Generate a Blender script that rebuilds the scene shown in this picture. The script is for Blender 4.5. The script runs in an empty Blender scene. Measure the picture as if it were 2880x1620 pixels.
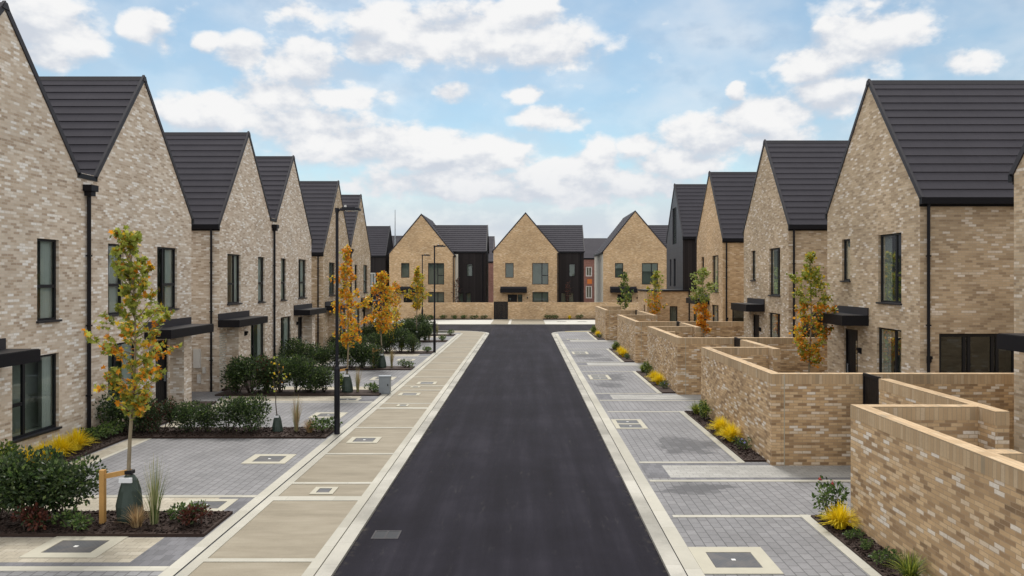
import bpy, math, random
from mathutils import Vector, Matrix
random.seed(7)
R = math.radians
scene = bpy.context.scene
col = scene.collection

# ------------------------------------------------------------ camera
cam_d = bpy.data.cameras.new('camera')
cam_d.lens = 26.55; cam_d.sensor_width = 36; cam_d.shift_y = -0.0087; cam_d.shift_x = -0.01242
cam_d.clip_end = 3000; cam_d.clip_start = 0.05
cam = bpy.data.objects.new('camera', cam_d); col.objects.link(cam)
cam.location = (0, 0, 4.2); cam.rotation_euler = (R(90), 0, 0)
scene.camera = cam

# ------------------------------------------------------------ light
SUN_EL, SUN_AZ = 57, -8          # azimuth clockwise from +Y
sun_d = bpy.data.lights.new('sun', 'SUN'); sun_d.energy = 2.3; sun_d.angle = R(16); sun_d.color = (1, .96, .9)
sun = bpy.data.objects.new('sun', sun_d); col.objects.link(sun)
sd = Vector((math.sin(R(SUN_AZ))*math.cos(R(SUN_EL)), math.cos(R(SUN_AZ))*math.cos(R(SUN_EL)), math.sin(R(SUN_EL))))
sun.rotation_euler = sd.to_track_quat('Z', 'Y').to_euler(); sun.location = (30, 40, 60)
scene.view_settings.view_transform = 'Standard'; scene.view_settings.look = 'None'
scene.view_settings.exposure = 0.58; scene.view_settings.gamma = 1
scene.render.engine = 'CYCLES'

class NT:
    """small node helper"""
    def __init__(s, tree): s.t = tree; s.n = tree.nodes; s.l = tree.links
    def node(s, typ, **kw):
        n = s.n.new(typ)
        for k, v in kw.items(): setattr(n, k, v)
        return n
    def put(s, sock, v):
        if hasattr(v, 'is_linked') or hasattr(v, 'links'): s.l.new(v, sock)
        elif v is not None:
            try: sock.default_value = v
            except Exception: sock.default_value = tuple(v) + (1,)
    def math(s, op, a, b=None, c=None, clamp=False):
        n = s.node('ShaderNodeMath', operation=op); n.use_clamp = clamp
        s.put(n.inputs[0], a); s.put(n.inputs[1], b)
        if c is not None: s.put(n.inputs[2], c)
        return n.outputs[0]
    def vmath(s, op, a, b=None):
        n = s.node('ShaderNodeVectorMath', operation=op)
        s.put(n.inputs[0], a); s.put(n.inputs[1], b)
        return n.outputs['Value'] if op in ('LENGTH', 'DISTANCE', 'DOT_PRODUCT') else n.outputs[0]
    def comb(s, x, y, z=0):
        n = s.node('ShaderNodeCombineXYZ')
        for i, v in enumerate((x, y, z)): s.put(n.inputs[i], v)
        return n.outputs[0]
    def sep(s, v):
        n = s.node('ShaderNodeSeparateXYZ'); s.l.new(v, n.inputs[0]); return n.outputs
    def noise(s, vec, scale, detail=4, rough=.55, w=None):
        n = s.node('ShaderNodeTexNoise')
        if vec is not None: s.l.new(vec, n.inputs['Vector'])
        n.inputs['Scale'].default_value = scale; n.inputs['Detail'].default_value = detail
        n.inputs['Roughness'].default_value = rough
        return n.outputs
    def ramp(s, fac, stops, interp='LINEAR'):
        n = s.node('ShaderNodeValToRGB'); r = n.color_ramp; r.interpolation = interp
        while len(r.elements) < len(stops): r.elements.new(.5)
        for e, (p, c) in zip(r.elements, stops):
            e.position = p; e.color = tuple(c) + (1,) if len(c) == 3 else c
        s.l.new(fac, n.inputs[0]); return n.outputs[0]
    def mix(s, f, a, b, blend='MIX'):
        n = s.node('ShaderNodeMix', data_type='RGBA', blend_type=blend)
        s.put(n.inputs[0], f); s.put(n.inputs[6], a); s.put(n.inputs[7], b)
        return n.outputs[2]
    def smooth(s, v, a, b, lo=0, hi=1):
        n = s.node('ShaderNodeMapRange', interpolation_type='SMOOTHSTEP')
        s.put(n.inputs[0], v)
        for i, q in enumerate((a, b, lo, hi)): n.inputs[i+1].default_value = q
        return n.outputs[0]

# ------------------------------------------------------------ world: sky with clouds laid out by azimuth and elevation
CLOUDS = [(-4.2,17.7,9.0,2.3,1.00),(1.8,17.1,4.5,1.7,1.00),(-9.6,17.9,3.8,2.1,1.00),(-0.6,19.2,3.6,1.5,1.00),(-11.6,16.8,2.0,1.3,0.90),(-33.2,16.0,3.6,2.0,0.95),(-30.8,15.1,2.0,1.6,0.80),(-32.3,13.9,1.9,0.9,0.90),(-26.9,16.5,1.4,1.2,1.00),(-25.5,15.6,0.9,1.2,0.50),(-22.8,16.1,0.9,0.7,0.80),(-20.3,15.6,2.0,1.3,0.75),(-16.2,14.8,3.1,2.2,0.90),(-18.2,12.9,3.5,1.6,0.85),(-13.7,13.1,4.3,1.2,0.60),(-16.5,18.6,3.0,1.4,0.55),(-21.9,11.4,4.2,1.5,1.00),(-15.9,11.0,5.6,1.7,0.95),(-12.5,10.0,6.3,1.8,1.00),(-6.6,9.3,7.1,1.8,1.00),(-2.7,9.0,3.3,1.5,1.00),(-5.1,7.2,9.9,1.8,0.85),(2.4,6.7,9.0,1.8,0.80),(-5.7,13.7,1.3,0.7,0.80),(0.2,13.7,1.4,0.8,0.85),(1.7,11.8,2.7,1.0,0.90),(5.7,9.3,1.4,1.4,1.00),(3.6,8.0,3.6,1.5,0.95),(24.4,16.0,3.5,2.1,1.00),(21.1,14.8,2.4,1.4,1.00),(21.9,17.3,1.0,0.8,0.90),(22.2,12.7,2.8,1.5,0.95),(15.8,13.3,0.8,0.7,1.00),(17.7,11.6,3.3,1.7,1.00),(13.8,10.2,4.3,1.6,1.00),(8.9,9.6,1.8,1.2,0.95),(11.0,8.6,3.5,1.8,1.00),(8.4,6.9,5.9,1.8,0.80),(18.2,9.9,3.8,1.4,0.80),(31.1,13.8,1.5,0.9,0.60),(29.8,13.8,1.1,1.0,0.50),(24.7,18.4,3.5,0.8,0.40)]
def build_world():
    w = bpy.data.worlds.new('World'); scene.world = w; w.use_nodes = True
    w.node_tree.nodes.clear(); N = NT(w.node_tree)
    out = N.node('ShaderNodeOutputWorld'); bg = N.node('ShaderNodeBackground')
    bg.inputs[1].default_value = 0.1
    sky = N.node('ShaderNodeTexSky', sky_type='NISHITA'); sky.sun_disc = False
    sky.sun_elevation = R(SUN_EL); sky.sun_rotation = R(SUN_AZ); sky.air_density = 1.0; sky.dust_density = .6; sky.ozone_density = 1.3
    skyc = N.mix(1.0, sky.outputs[0], (.76, .83, .76, 1), 'MULTIPLY')
    g = N.node('ShaderNodeTexCoord').outputs['Generated']
    x, y, z = N.sep(g)
    az = N.math('MULTIPLY', N.math('ARCTAN2', x, y), 57.2958)
    el = N.math('MULTIPLY', N.math('ARCSINE', z), 57.2958)
    base = N.comb(az, el, 0)
    wv = N.noise(N.vmath('MULTIPLY', base, (1, 1.4, 0)), .35, 5, .55)[1]
    warp = N.vmath('MULTIPLY', N.vmath('SUBTRACT', wv, (.5, .5, .5)), (2.3, 1.3, 0))
    p = N.vmath('ADD', base, warp)
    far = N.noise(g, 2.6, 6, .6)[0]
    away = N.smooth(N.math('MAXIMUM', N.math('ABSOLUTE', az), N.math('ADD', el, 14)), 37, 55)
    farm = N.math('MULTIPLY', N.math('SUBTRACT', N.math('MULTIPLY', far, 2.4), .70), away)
    def density(off):
        q = N.vmath('ADD', p, off); m = None
        for a, e, ra, re, k in CLOUDS:
            d = N.vmath('LENGTH', N.vmath('MULTIPLY', N.vmath('SUBTRACT', q, (a, e, 0)), (1/ra/1.42, 1/re/1.36, 0)))
            v = N.math('MULTIPLY_ADD', d, -k, k)
            m = v if m is None else N.math('SMOOTH_MAX', m, v, .10)
        fb = N.noise(N.vmath('MULTIPLY', N.vmath('ADD', base, off), (1, 1.5, 0)), .26, 7, .55)[0]
        return m, fb
    m1, f1 = density((0, 0, 0)); m2, f2 = density((.35, 1.0, 0))
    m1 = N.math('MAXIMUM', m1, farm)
    dens = N.math('ADD', m1, N.math('MULTIPLY', N.math('SUBTRACT', f1, .5), 1.0))
    grad = N.math('ADD', N.math('MULTIPLY', N.math('SUBTRACT', m1, m2), .30), N.math('MULTIPLY', N.math('SUBTRACT', f1, f2), 1.3))
    shade = N.noise(N.vmath('ADD', N.vmath('MULTIPLY', base, (1, 1.9, 0)), (11, 3, 0)), .25, 4, .5)[0]
    lit = N.smooth(N.math('ADD', grad, N.math('MULTIPLY', N.math('SUBTRACT', shade, .5), .9)), -.26, .20)
    wid = N.math('MULTIPLY_ADD', lit, -.34, .72)
    c = N.smooth(N.math('DIVIDE', dens, wid), .0, 1.0)
    veil = N.smooth(N.noise(N.vmath('MULTIPLY', base, (1, 1.8, 0)), .10, 4, .5)[0], .36, .72, .06, .5)
    low = N.smooth(el, 9.5, 3.5, 0, .93)
    c = N.math('MAXIMUM', N.math('MAXIMUM', c, veil), low)
    lit = N.math('MULTIPLY', lit, N.smooth(el, 2, 10, .35, 1))
    cc = N.mix(lit, (4.2, 4.5, 5.0, 1), (6.2, 6.2, 6.2, 1))
    cc = N.mix(away, cc, (8.0, 7.9, 7.8, 1))  # out-of-view clouds made brighter to throw more light on the facades
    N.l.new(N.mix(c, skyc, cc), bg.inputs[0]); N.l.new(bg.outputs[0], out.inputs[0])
build_world()

# ------------------------------------------------------------ materials
MATS = {}
def new_mat(name):
    m = bpy.data.materials.new(name); m.use_nodes = True; m.node_tree.nodes.clear()
    N = NT(m.node_tree); out = N.node('ShaderNodeOutputMaterial'); b = N.node('ShaderNodeBsdfPrincipled')
    N.l.new(b.outputs[0], out.inputs[0]); MATS[name] = m
    return m, N, b, out
def bump(N, b, h, strength=.3, dist=.01):
    n = N.node('ShaderNodeBump'); n.inputs['Strength'].default_value = strength; n.inputs['Distance'].default_value = dist
    N.l.new(h, n.inputs['Height']); N.l.new(n.outputs[0], b.inputs['Normal'])
def simple(name, c, rough=.6, var=.12, scale=3, metal=0, fine=0, spec=.5, bumps=0):
    m, N, b, o = new_mat(name)
    oc = N.node('ShaderNodeTexCoord').outputs['Object']
    n1 = N.noise(oc, scale, 5, .6)[0]
    k = N.math('MULTIPLY_ADD', n1, 2*var, 1-var)
    if fine:
        n2 = N.noise(oc, 60, 3, .7)[0]; k = N.math('MULTIPLY', k, N.math('MULTIPLY_ADD', n2, 2*fine, 1-fine))
        if bumps: bump(N, b, n2, bumps, .004)
    v = N.vmath('SCALE', (c[0], c[1], c[2])); v.node.inputs['Scale'].default_value = 1; N.l.new(k, v.node.inputs['Scale'])
    v.node.inputs[0].default_value = c
    N.l.new(v, b.inputs['Base Color']); b.inputs['Roughness'].default_value = rough; b.inputs['Metallic'].default_value = metal
    b.inputs['Specular IOR Level'].default_value = spec
    return m
def brick(name, palette, mortar, bw=.195, bh=.0625, j=.011, rough=.85, clump=.18, offs=.5, rowvar=.0, stain=None, bumpk=.35, weather=.12, soft=.20, swap=False):
    m, N, b, o = new_mat(name)
    uv = N.node('ShaderNodeUVMap').outputs[0]; u, v, _ = N.sep(uv)
    if swap: u, v = v, u
    wv = N.sep(N.noise(N.comb(u, v, 0), 9, 3, .6)[1])
    u = N.math('ADD', u, N.math('MULTIPLY_ADD', wv[0], .016, -.008)); v = N.math('ADD', v, N.math('MULTIPLY_ADD', wv[1], .010, -.005))
    rnd = N.node('ShaderNodeObjectInfo').outputs['Random']
    row = N.math('FLOOR', N.math('DIVIDE', v, bh)); fv = N.math('FRACT', N.math('DIVIDE', v, bh))
    cu = N.math('ADD', N.math('DIVIDE', u, bw), N.math('MULTIPLY', row, offs))
    cl = N.math('FLOOR', cu); fu = N.math('FRACT', cu)
    wn = N.node('ShaderNodeTexWhiteNoise', noise_dimensions='3D'); N.l.new(N.comb(cl, row, N.math('MULTIPLY', rnd, 97)), wn.inputs[0])
    cell = N.comb(N.math('MULTIPLY', cl, bw), N.math('MULTIPLY', row, bh), N.math('MULTIPLY', rnd, 50))
    big = N.noise(N.vmath('MULTIPLY', cell, (1, 1.7, 1)), 1.1, 4, .65)[0]
    val = N.math('ADD', N.math('MULTIPLY', wn.outputs[0], 1-clump), N.math('MULTIPLY', N.smooth(big, .28, .72), clump))
    c = N.ramp(val, palette, 'LINEAR')
    mid = palette[len(palette)//2][1]; c = N.mix(soft, c, (*mid, 1))
    uvr = N.comb(v, u, 0) if swap else N.comb(u, v, N.math('MULTIPLY', rnd, 31))
    fine = N.noise(uvr, 34, 4, .75)[0]
    c = N.mix(N.math('MULTIPLY_ADD', N.smooth(fine, .3, .7), .6, -.05, clamp=True), c, N.mix(.5, c, (mortar[0], mortar[1], mortar[2], 1)))
    mask = N.math('MAXIMUM', N.math('LESS_THAN', fu, j/bw), N.math('LESS_THAN', fv, j/bh))
    c = N.mix(N.math('MULTIPLY', mask, .85), c, (*mortar, 1))
    we = N.noise(uvr, .5, 6, .62)[0]
    k = N.math('MULTIPLY_ADD', N.smooth(we, .3, .7), 2*weather, 1-weather)
    s = N.node('ShaderNodeVectorMath', operation='SCALE'); N.l.new(c, s.inputs[0]); N.l.new(k, s.inputs['Scale']); c = s.outputs[0]
    if stain:
        st = None
        wob = N.noise(uvr, 1.3, 5, .7)[1]
        pp = N.vmath('ADD', N.comb(v, u, 0) if swap else N.comb(u, v, 0), N.vmath('MULTIPLY', N.vmath('SUBTRACT', wob, (.5, .5, .5)), (2.3, 1.9, 0)))
        for (sx, sy, rx, ry) in stain:
            d = N.vmath('LENGTH', N.vmath('MULTIPLY', N.vmath('SUBTRACT', pp, (sx, sy, 0)), (1/rx, 1/ry, 0)))
            q = N.smooth(d, 1.1, .78, 0, .8)
            st = q if st is None else N.math('MAXIMUM', st, q)
        st = N.math('MULTIPLY', st, N.math('MULTIPLY_ADD', wn.outputs[0], .8, .5, clamp=True))
        c = N.mix(st, c, (.06, .06, .065, 1))
    N.l.new(c, b.inputs['Base Color']); b.inputs['Roughness'].default_value = rough
    b.inputs['Specular IOR Level'].default_value = .3
    bump(N, b, N.math('ADD', N.math('MULTIPLY', mask, -1), N.math('MULTIPLY', fine, .5)), bumpk, .006)
    return m
pale = [(0, (0.2448,0.1669,0.1133)), (.14, (0.3672,0.2670,0.1870)), (.3, (0.5008,0.3948,0.2946)), (.55, (0.6009,0.5062,0.4079)), (.72, (0.6788,0.6007,0.5099)), (.80, (0.8012,0.7564,0.7025)), (.9, (0.8800,0.8800,0.8724))]
buff = [(0, (0.1976,0.1325,0.0815)), (.18, (0.3224,0.2293,0.1426)), (.4, (0.4472,0.3363,0.2189)), (.66, (0.5304,0.4077,0.2750)), (.80, (0.5928,0.4892,0.3667)), (.87, (0.7280,0.6625,0.5907)), (.95, (0.8112,0.7644,0.7130))]
gold = [(0, (0.2604,0.1593,0.0860)), (.25, (0.3999,0.2611,0.1462)), (.55, (0.5115,0.3452,0.1978)), (.8, (0.5952,0.4248,0.2580)), (.92, (0.6882,0.5664,0.4214))]
gard = [(0, (.15,.092,.05)), (.15, (.27,.17,.092)), (.36, (.44,.295,.16)), (.60, (.56,.385,.215)), (.74, (.61,.445,.27)), (.82, (.64,.53,.40)), (.91, (.74,.69,.62))]
brick('brick_pale', pale, (.56,.50,.42), weather=.08)
brick('brick_buff', buff, (.40,.34,.26))
brick('brick_gold', gold, (.56,.42,.26), bumpk=.15)
brick('brick_garden', gard, (.34,.25,.16), clump=.16, soft=.08)
brick('brick_coping', [(0, (0.2016,0.1804,0.1440)), (.06, (0.2520,0.2132,0.1520)), (.12, (0.3780,0.2624,0.1520)), (.5, (0.4536,0.3198,0.1880)), (.85, (0.5040,0.3772,0.2400)), (1, (0.5544,0.4592,0.3440))], (0.3192,0.2460,0.1600), bw=.075, bh=.23, offs=0, clump=.15)
brick('brick_red', [(0, (.13,.06,.05)), (.5, (.19,.09,.075)), (1, (.26,.14,.12))], (.25,.15,.12), bumpk=0)
STAINS = [(4.0, 18.9, .75, 1.0), (3.4, 15.0, .7, .45), (3.6, 32.0, .8, 1.2), (3.3, 29.5, .5, .9), (3.5, 41, .8, 1.2), (3.9, 38.9, .7, .6), (3.2, 51, .8, 1)]
brick('paving_grey', [(0, (0.1585,0.1579,0.1643)), (.5, (0.1953,0.1940,0.2017)), (1, (0.2382,0.2360,0.2423))], (.07,.07,.072), bw=.24, bh=.165, j=.017, rough=.75, clump=.5, swap=True, stain=STAINS, bumpk=.25, weather=.13)
brick('paving_buff', [(0, (0.2960,0.2618,0.1995)), (.5, (0.3840,0.3465,0.2730)), (1, (0.4640,0.4235,0.3500))], (0.1600,0.1463,0.1190), bw=.21, bh=.14, j=.008, rough=.8, clump=.3, bumpk=.25)
brick('paving_light', [(0, (.27,.265,.25)), (.5, (.33,.325,.305)), (1, (.39,.385,.365))], (.17,.17,.165), bw=.21, bh=.14, j=.010, rough=.8, clump=.4, bumpk=.25)
brick('paving_charcoal', [(0, (.085,.085,.095)), (1, (.16,.16,.175))], (.07,.07,.07), bw=.14, bh=.21, j=.008, rough=.75, bumpk=.25)
brick('edging_light', [(0, (0.3268,0.3129,0.2649)), (.6, (0.3799,0.3657,0.3122)), (1, (0.4248,0.4104,0.3596))], (0.3105,0.3007,0.2609), bw=.9, bh=.9, j=.012, rough=.8, offs=0, bumpk=.2)
brick('kerb_stone', [(0, (0.2826,0.2722,0.2375)), (.6, (0.3198,0.3090,0.2735)), (1, (0.3570,0.3458,0.3095))], (0.2454,0.2354,0.2087), bw=.9, bh=.915, j=.012, rough=.8, offs=0, bumpk=.3, weather=.30, soft=0)
def slab():
    m, N, b, o = new_mat('path_concrete')
    oc = N.node('ShaderNodeTexCoord').outputs['Object']
    a = N.noise(N.vmath('MULTIPLY', oc, (.6, 2.4, 1)), 1.2, 6, .65)[0]
    f = N.noise(oc, 55, 3, .7)[0]
    c = N.ramp(N.math('ADD', N.math('MULTIPLY', a, .8), N.math('MULTIPLY', f, .2)), [(.3, (0.1672,0.1433,0.1011)), (.5, (0.2230,0.1935,0.1416)), (.7, (0.2750,0.2436,0.1855))])
    N.l.new(c, b.inputs['Base Color']); b.inputs['Roughness'].default_value = .85; bump(N, b, f, .2, .004)
slab()
def asphalt():
    m, N, b, o = new_mat('asphalt')
    oc = N.node('ShaderNodeTexCoord').outputs['Object']
    f = N.noise(oc, 45, 4, .75)[0]
    st = N.noise(N.vmath('MULTIPLY', oc, (2.2, .10, 1)), 1.0, 5, .6)[0]
    bl = N.noise(oc, .35, 6, .65)[0]
    sp = N.smooth(N.noise(oc, 130, 2, .6)[0], .62, .78, 0, .5)
    k = N.math('ADD', N.math('ADD', N.math('MULTIPLY', f, .40), N.math('MULTIPLY', N.smooth(st, .3, .7), .28)), N.math('MULTIPLY', N.smooth(bl, .3, .7), .24))
    c = N.ramp(k, [(.2, (0.0067,0.0060,0.0095)), (.5, (0.0126,0.0116,0.0175)), (.8, (0.0270,0.0249,0.0340))])
    c = N.mix(sp, c, (.06, .06, .06, 1))
    scuff = N.smooth(N.noise(N.vmath('MULTIPLY', oc, (3, .6, 1)), 1.6, 7, .78)[0], .57, .76, 0, .6)
    ex = N.math('ABSOLUTE', N.math('SUBTRACT', N.sep(oc)[0], -.335))
    grit = N.math('MULTIPLY', N.smooth(ex, 2.22, 2.37, 0, .6), N.smooth(N.noise(oc, 5, 6, .75)[0], .48, .68))
    c = N.mix(grit, c, (.075, .065, .052, 1))
    c = N.mix(scuff, c, (.06, .058, .055, 1))
    N.l.new(c, b.inputs['Base Color']); b.inputs['Roughness'].default_value = .9; b.inputs['Specular IOR Level'].default_value = .12
    bump(N, b, f, .5, .006)
asphalt()
def rooftile():
    m, N, b, o = new_mat('roof_tile')
    uv = N.node('ShaderNodeUVMap').outputs[0]; u, v, _ = N.sep(uv)
    oc = N.node('ShaderNodeTexCoord').outputs['Object']
    f = N.noise(oc, 50, 3, .7)[0]; g = N.noise(oc, .8, 5, .6)[0]
    k = N.math('ADD', N.math('MULTIPLY', f, .35), N.math('MULTIPLY', g, .65))
    c = N.ramp(k, [(.3, (.050,.048,.057)), (.7, (.064,.061,.072))])
    j = N.math('LESS_THAN', N.math('FRACT', N.math('DIVIDE', u, .33)), .02)
    c = N.mix(N.math('MULTIPLY', j, .35), c, (.03, .03, .035, 1))
    N.l.new(c, b.inputs['Base Color']); b.inputs['Roughness'].default_value = .8; b.inputs['Specular IOR Level'].default_value = .12
    bump(N, b, f, .15, .003)
rooftile()
simple('roof_far', (.10,.11,.125), .6)
simple('black_metal', (.006,.006,.009), .5, .1, 4, spec=.22)
simple('verge_metal', (.020,.018,.024), .6, .1, 4)
simple('frame_metal', (.010,.011,.014), .45, .1, 4, spec=.3)
simple('pole_paint', (.007,.008,.014), .45, .1, 3, spec=.3)
simple('door_black', (.006,.006,.008), .45, .15, 3, spec=.25)
simple('sill_metal', (.018,.018,.024), .4, .1, 4)
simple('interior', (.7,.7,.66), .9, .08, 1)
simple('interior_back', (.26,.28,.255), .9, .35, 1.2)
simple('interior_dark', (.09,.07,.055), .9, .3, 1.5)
simple('reveal_strip', (.75,.76,.75), .9, .1, 5)
simple('white_plastic', (.62,.62,.60), .5, .05, 3)
simple('white_render', (.62,.60,.53), .85, .08, 1, fine=.06)
simple('concrete_light', (.44,.43,.39), .85, .12, 2, fine=.12)
simple('surround_concrete', (.38,.36,.29), .85, .14, 3, fine=.12)
simple('galvanised', (.26,.29,.32), .45, .18, 6, metal=.4)
simple('timber', (.45,.25,.075), .75, .2, 8, fine=.15)
simple('bag_green', (.026,.045,.036), .55, .45, 9)
simple('strap_white', (.7,.72,.75), .5, .05)
simple('bark', (.22,.18,.12), .9, .25, 12, fine=.2)
simple('dark_bark', (.06,.045,.035), .9, .25, 12)
simple('mulch', (.030,.016,.011), .95, .35, 9, fine=.6, bumps=1)
simple('ground_grass', (.10,.11,.055), .95, .3, .3)
simple('yard_paving', (.28,.28,.27), .85, .15, 1, fine=.1)
simple('paint_yellow', (.55,.42,.08), .8, .2, 5)
simple('orange_panel', (.55,.16,.03), .7)
simple('gully_iron', (.055,.053,.056), .8, .3, 20, spec=.2)
simple('lens_glass', (.55,.58,.6), .2, .02)
def cladding():
    m, N, b, o = new_mat('dark_cladding')
    uv = N.node('ShaderNodeUVMap').outputs[0]; u, v, _ = N.sep(uv)
    fr = N.math('FRACT', N.math('DIVIDE', u, .15))
    j = N.math('LESS_THAN', fr, .12)
    pl = N.math('FLOOR', N.math('DIVIDE', u, .15)); wn = N.node('ShaderNodeTexWhiteNoise', noise_dimensions='1D'); N.l.new(pl, wn.inputs['W'])
    c = N.ramp(wn.outputs[0], [(0, (.020,.017,.018)), (1, (.032,.027,.028))])
    c = N.mix(N.math('MULTIPLY', j, .7), c, (.006, .006, .006, 1))
    N.l.new(c, b.inputs['Base Color']); b.inputs['Roughness'].default_value = .7; b.inputs['Specular IOR Level'].default_value = .15
    bump(N, b, N.math('MULTIPLY', j, -1), .5, .01)
cladding()
def slate_clad():
    m, N, b, o = new_mat('grey_cladding')
    uv = N.node('ShaderNodeUVMap').outputs[0]; u, v, _ = N.sep(uv)
    j = N.math('LESS_THAN', N.math('FRACT', N.math('DIVIDE', v, .33)), .1)
    oc = N.node('ShaderNodeTexCoord').outputs['Object']
    c = N.ramp(N.noise(oc, 2, 5, .6)[0], [(.3, (.040,.043,.053)), (.7, (.055,.058,.07))])
    c = N.mix(N.math('MULTIPLY', j, .35), c, (.02, .02, .025, 1))
    N.l.new(c, b.inputs['Base Color']); b.inputs['Roughness'].default_value = .5
slate_clad()
def glass():
    m, N, b, o = new_mat('window_glass')
    N.n.remove(b)
    tr = N.node('ShaderNodeBsdfTransparent'); tr.inputs[0].default_value = (.70, .77, .75, 1)
    gl = N.node('ShaderNodeBsdfGlossy'); gl.inputs['Roughness'].default_value = .015; gl.inputs[0].default_value = (.75, .8, .8, 1)
    oc = N.node('ShaderNodeTexCoord').outputs['Object']
    bp = N.node('ShaderNodeBump'); bp.inputs['Strength'].default_value = .06; bp.inputs['Distance'].default_value = .02
    N.l.new(N.noise(oc, 1.4, 2, .5)[0], bp.inputs['Height']); N.l.new(bp.outputs[0], gl.inputs['Normal'])
    fr = N.node('ShaderNodeFresnel'); fr.inputs[0].default_value = 1.5
    f = N.math('MULTIPLY_ADD', fr.outputs[0], .62, .06, clamp=True)
    mx = N.node('ShaderNodeMixShader'); N.l.new(f, mx.inputs[0]); N.l.new(tr.outputs[0], mx.inputs[1]); N.l.new(gl.outputs[0], mx.inputs[2])
    N.l.new(mx.outputs[0], o.inputs[0])
glass()
def lid():
    m, N, b, o = new_mat('lid_iron')
    oc = N.node('ShaderNodeTexCoord').outputs['Object']
    ck = N.node('ShaderNodeTexChecker'); N.l.new(oc, ck.inputs[0]); ck.inputs['Scale'].default_value = 28
    st = N.smooth(N.noise(oc, 3, 5, .6)[0], .45, .6, 0, .5)
    c = N.mix(N.math('MULTIPLY', ck.outputs[1], .35), (.055, .058, .065, 1), (.085, .088, .095, 1))
    c = N.mix(st, c, (.11, .10, .095, 1))
    N.l.new(c, b.inputs['Base Color']); b.inputs['Roughness'].default_value = .5; b.inputs['Metallic'].default_value = .3
    bump(N, b, ck.outputs[1], .4, .004)
lid()
def leaf(name, stops, trans=.45, rough=.5):
    m, N, b, o = new_mat(name)
    gi = N.node('ShaderNodeNewGeometry').outputs['Random Per Island']
    c = N.ramp(gi, stops)
    N.l.new(c, b.inputs['Base Color']); b.inputs['Roughness'].default_value = rough; b.inputs['Specular IOR Level'].default_value = .35
    t = N.node('ShaderNodeBsdfTranslucent'); N.l.new(c, t.inputs[0])
    mx = N.node('ShaderNodeMixShader'); mx.inputs[0].default_value = trans
    N.l.new(b.outputs[0], mx.inputs[1]); N.l.new(t.outputs[0], mx.inputs[2]); N.l.new(mx.outputs[0], o.inputs[0])
leaf('leaf_green', [(0, (.13,.16,.02)), (.5, (.27,.31,.045)), (1, (.44,.46,.09))])
leaf('leaf_lime', [(0, (.16,.22,.06)), (1, (.38,.44,.16))])
leaf('leaf_yellow', [(0, (.42,.28,.02)), (.6, (.62,.42,.03)), (1, (.75,.55,.06))])
leaf('leaf_orange', [(0, (.45,.15,.01)), (.5, (.72,.27,.015)), (1, (.82,.38,.03))])
leaf('leaf_evergreen', [(0, (.016,.030,.012)), (.5, (.034,.060,.022)), (.9, (.07,.10,.04)), (1, (.13,.16,.07))], .3, .4)
leaf('leaf_mid', [(0, (.035,.075,.015)), (.6, (.085,.14,.035)), (1, (.18,.24,.07))], .4)
leaf('leaf_russet', [(0, (.04,.012,.010)), (1, (.12,.035,.02))], .2)
leaf('grass_gold', [(0, (.60,.46,.01)), (.6, (.80,.60,.01)), (1, (.85,.72,.05))], .3)
leaf('grass_pale', [(0, (.18,.20,.08)), (.6, (.34,.34,.17)), (1, (.5,.45,.28))], .35)
leaf('grass_straw', [(0, (.24,.14,.06)), (1, (.45,.33,.18))], .35)
leaf('petal', [(0, (.75,.75,.75)), (1, (.85,.85,.85))], .3)
leaf('petal_red', [(0, (.35,.03,.03)), (1, (.5,.05,.06))], .3)
leaf('petal_blue', [(0, (.2,.18,.5)), (1, (.3,.28,.65))], .3)

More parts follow.
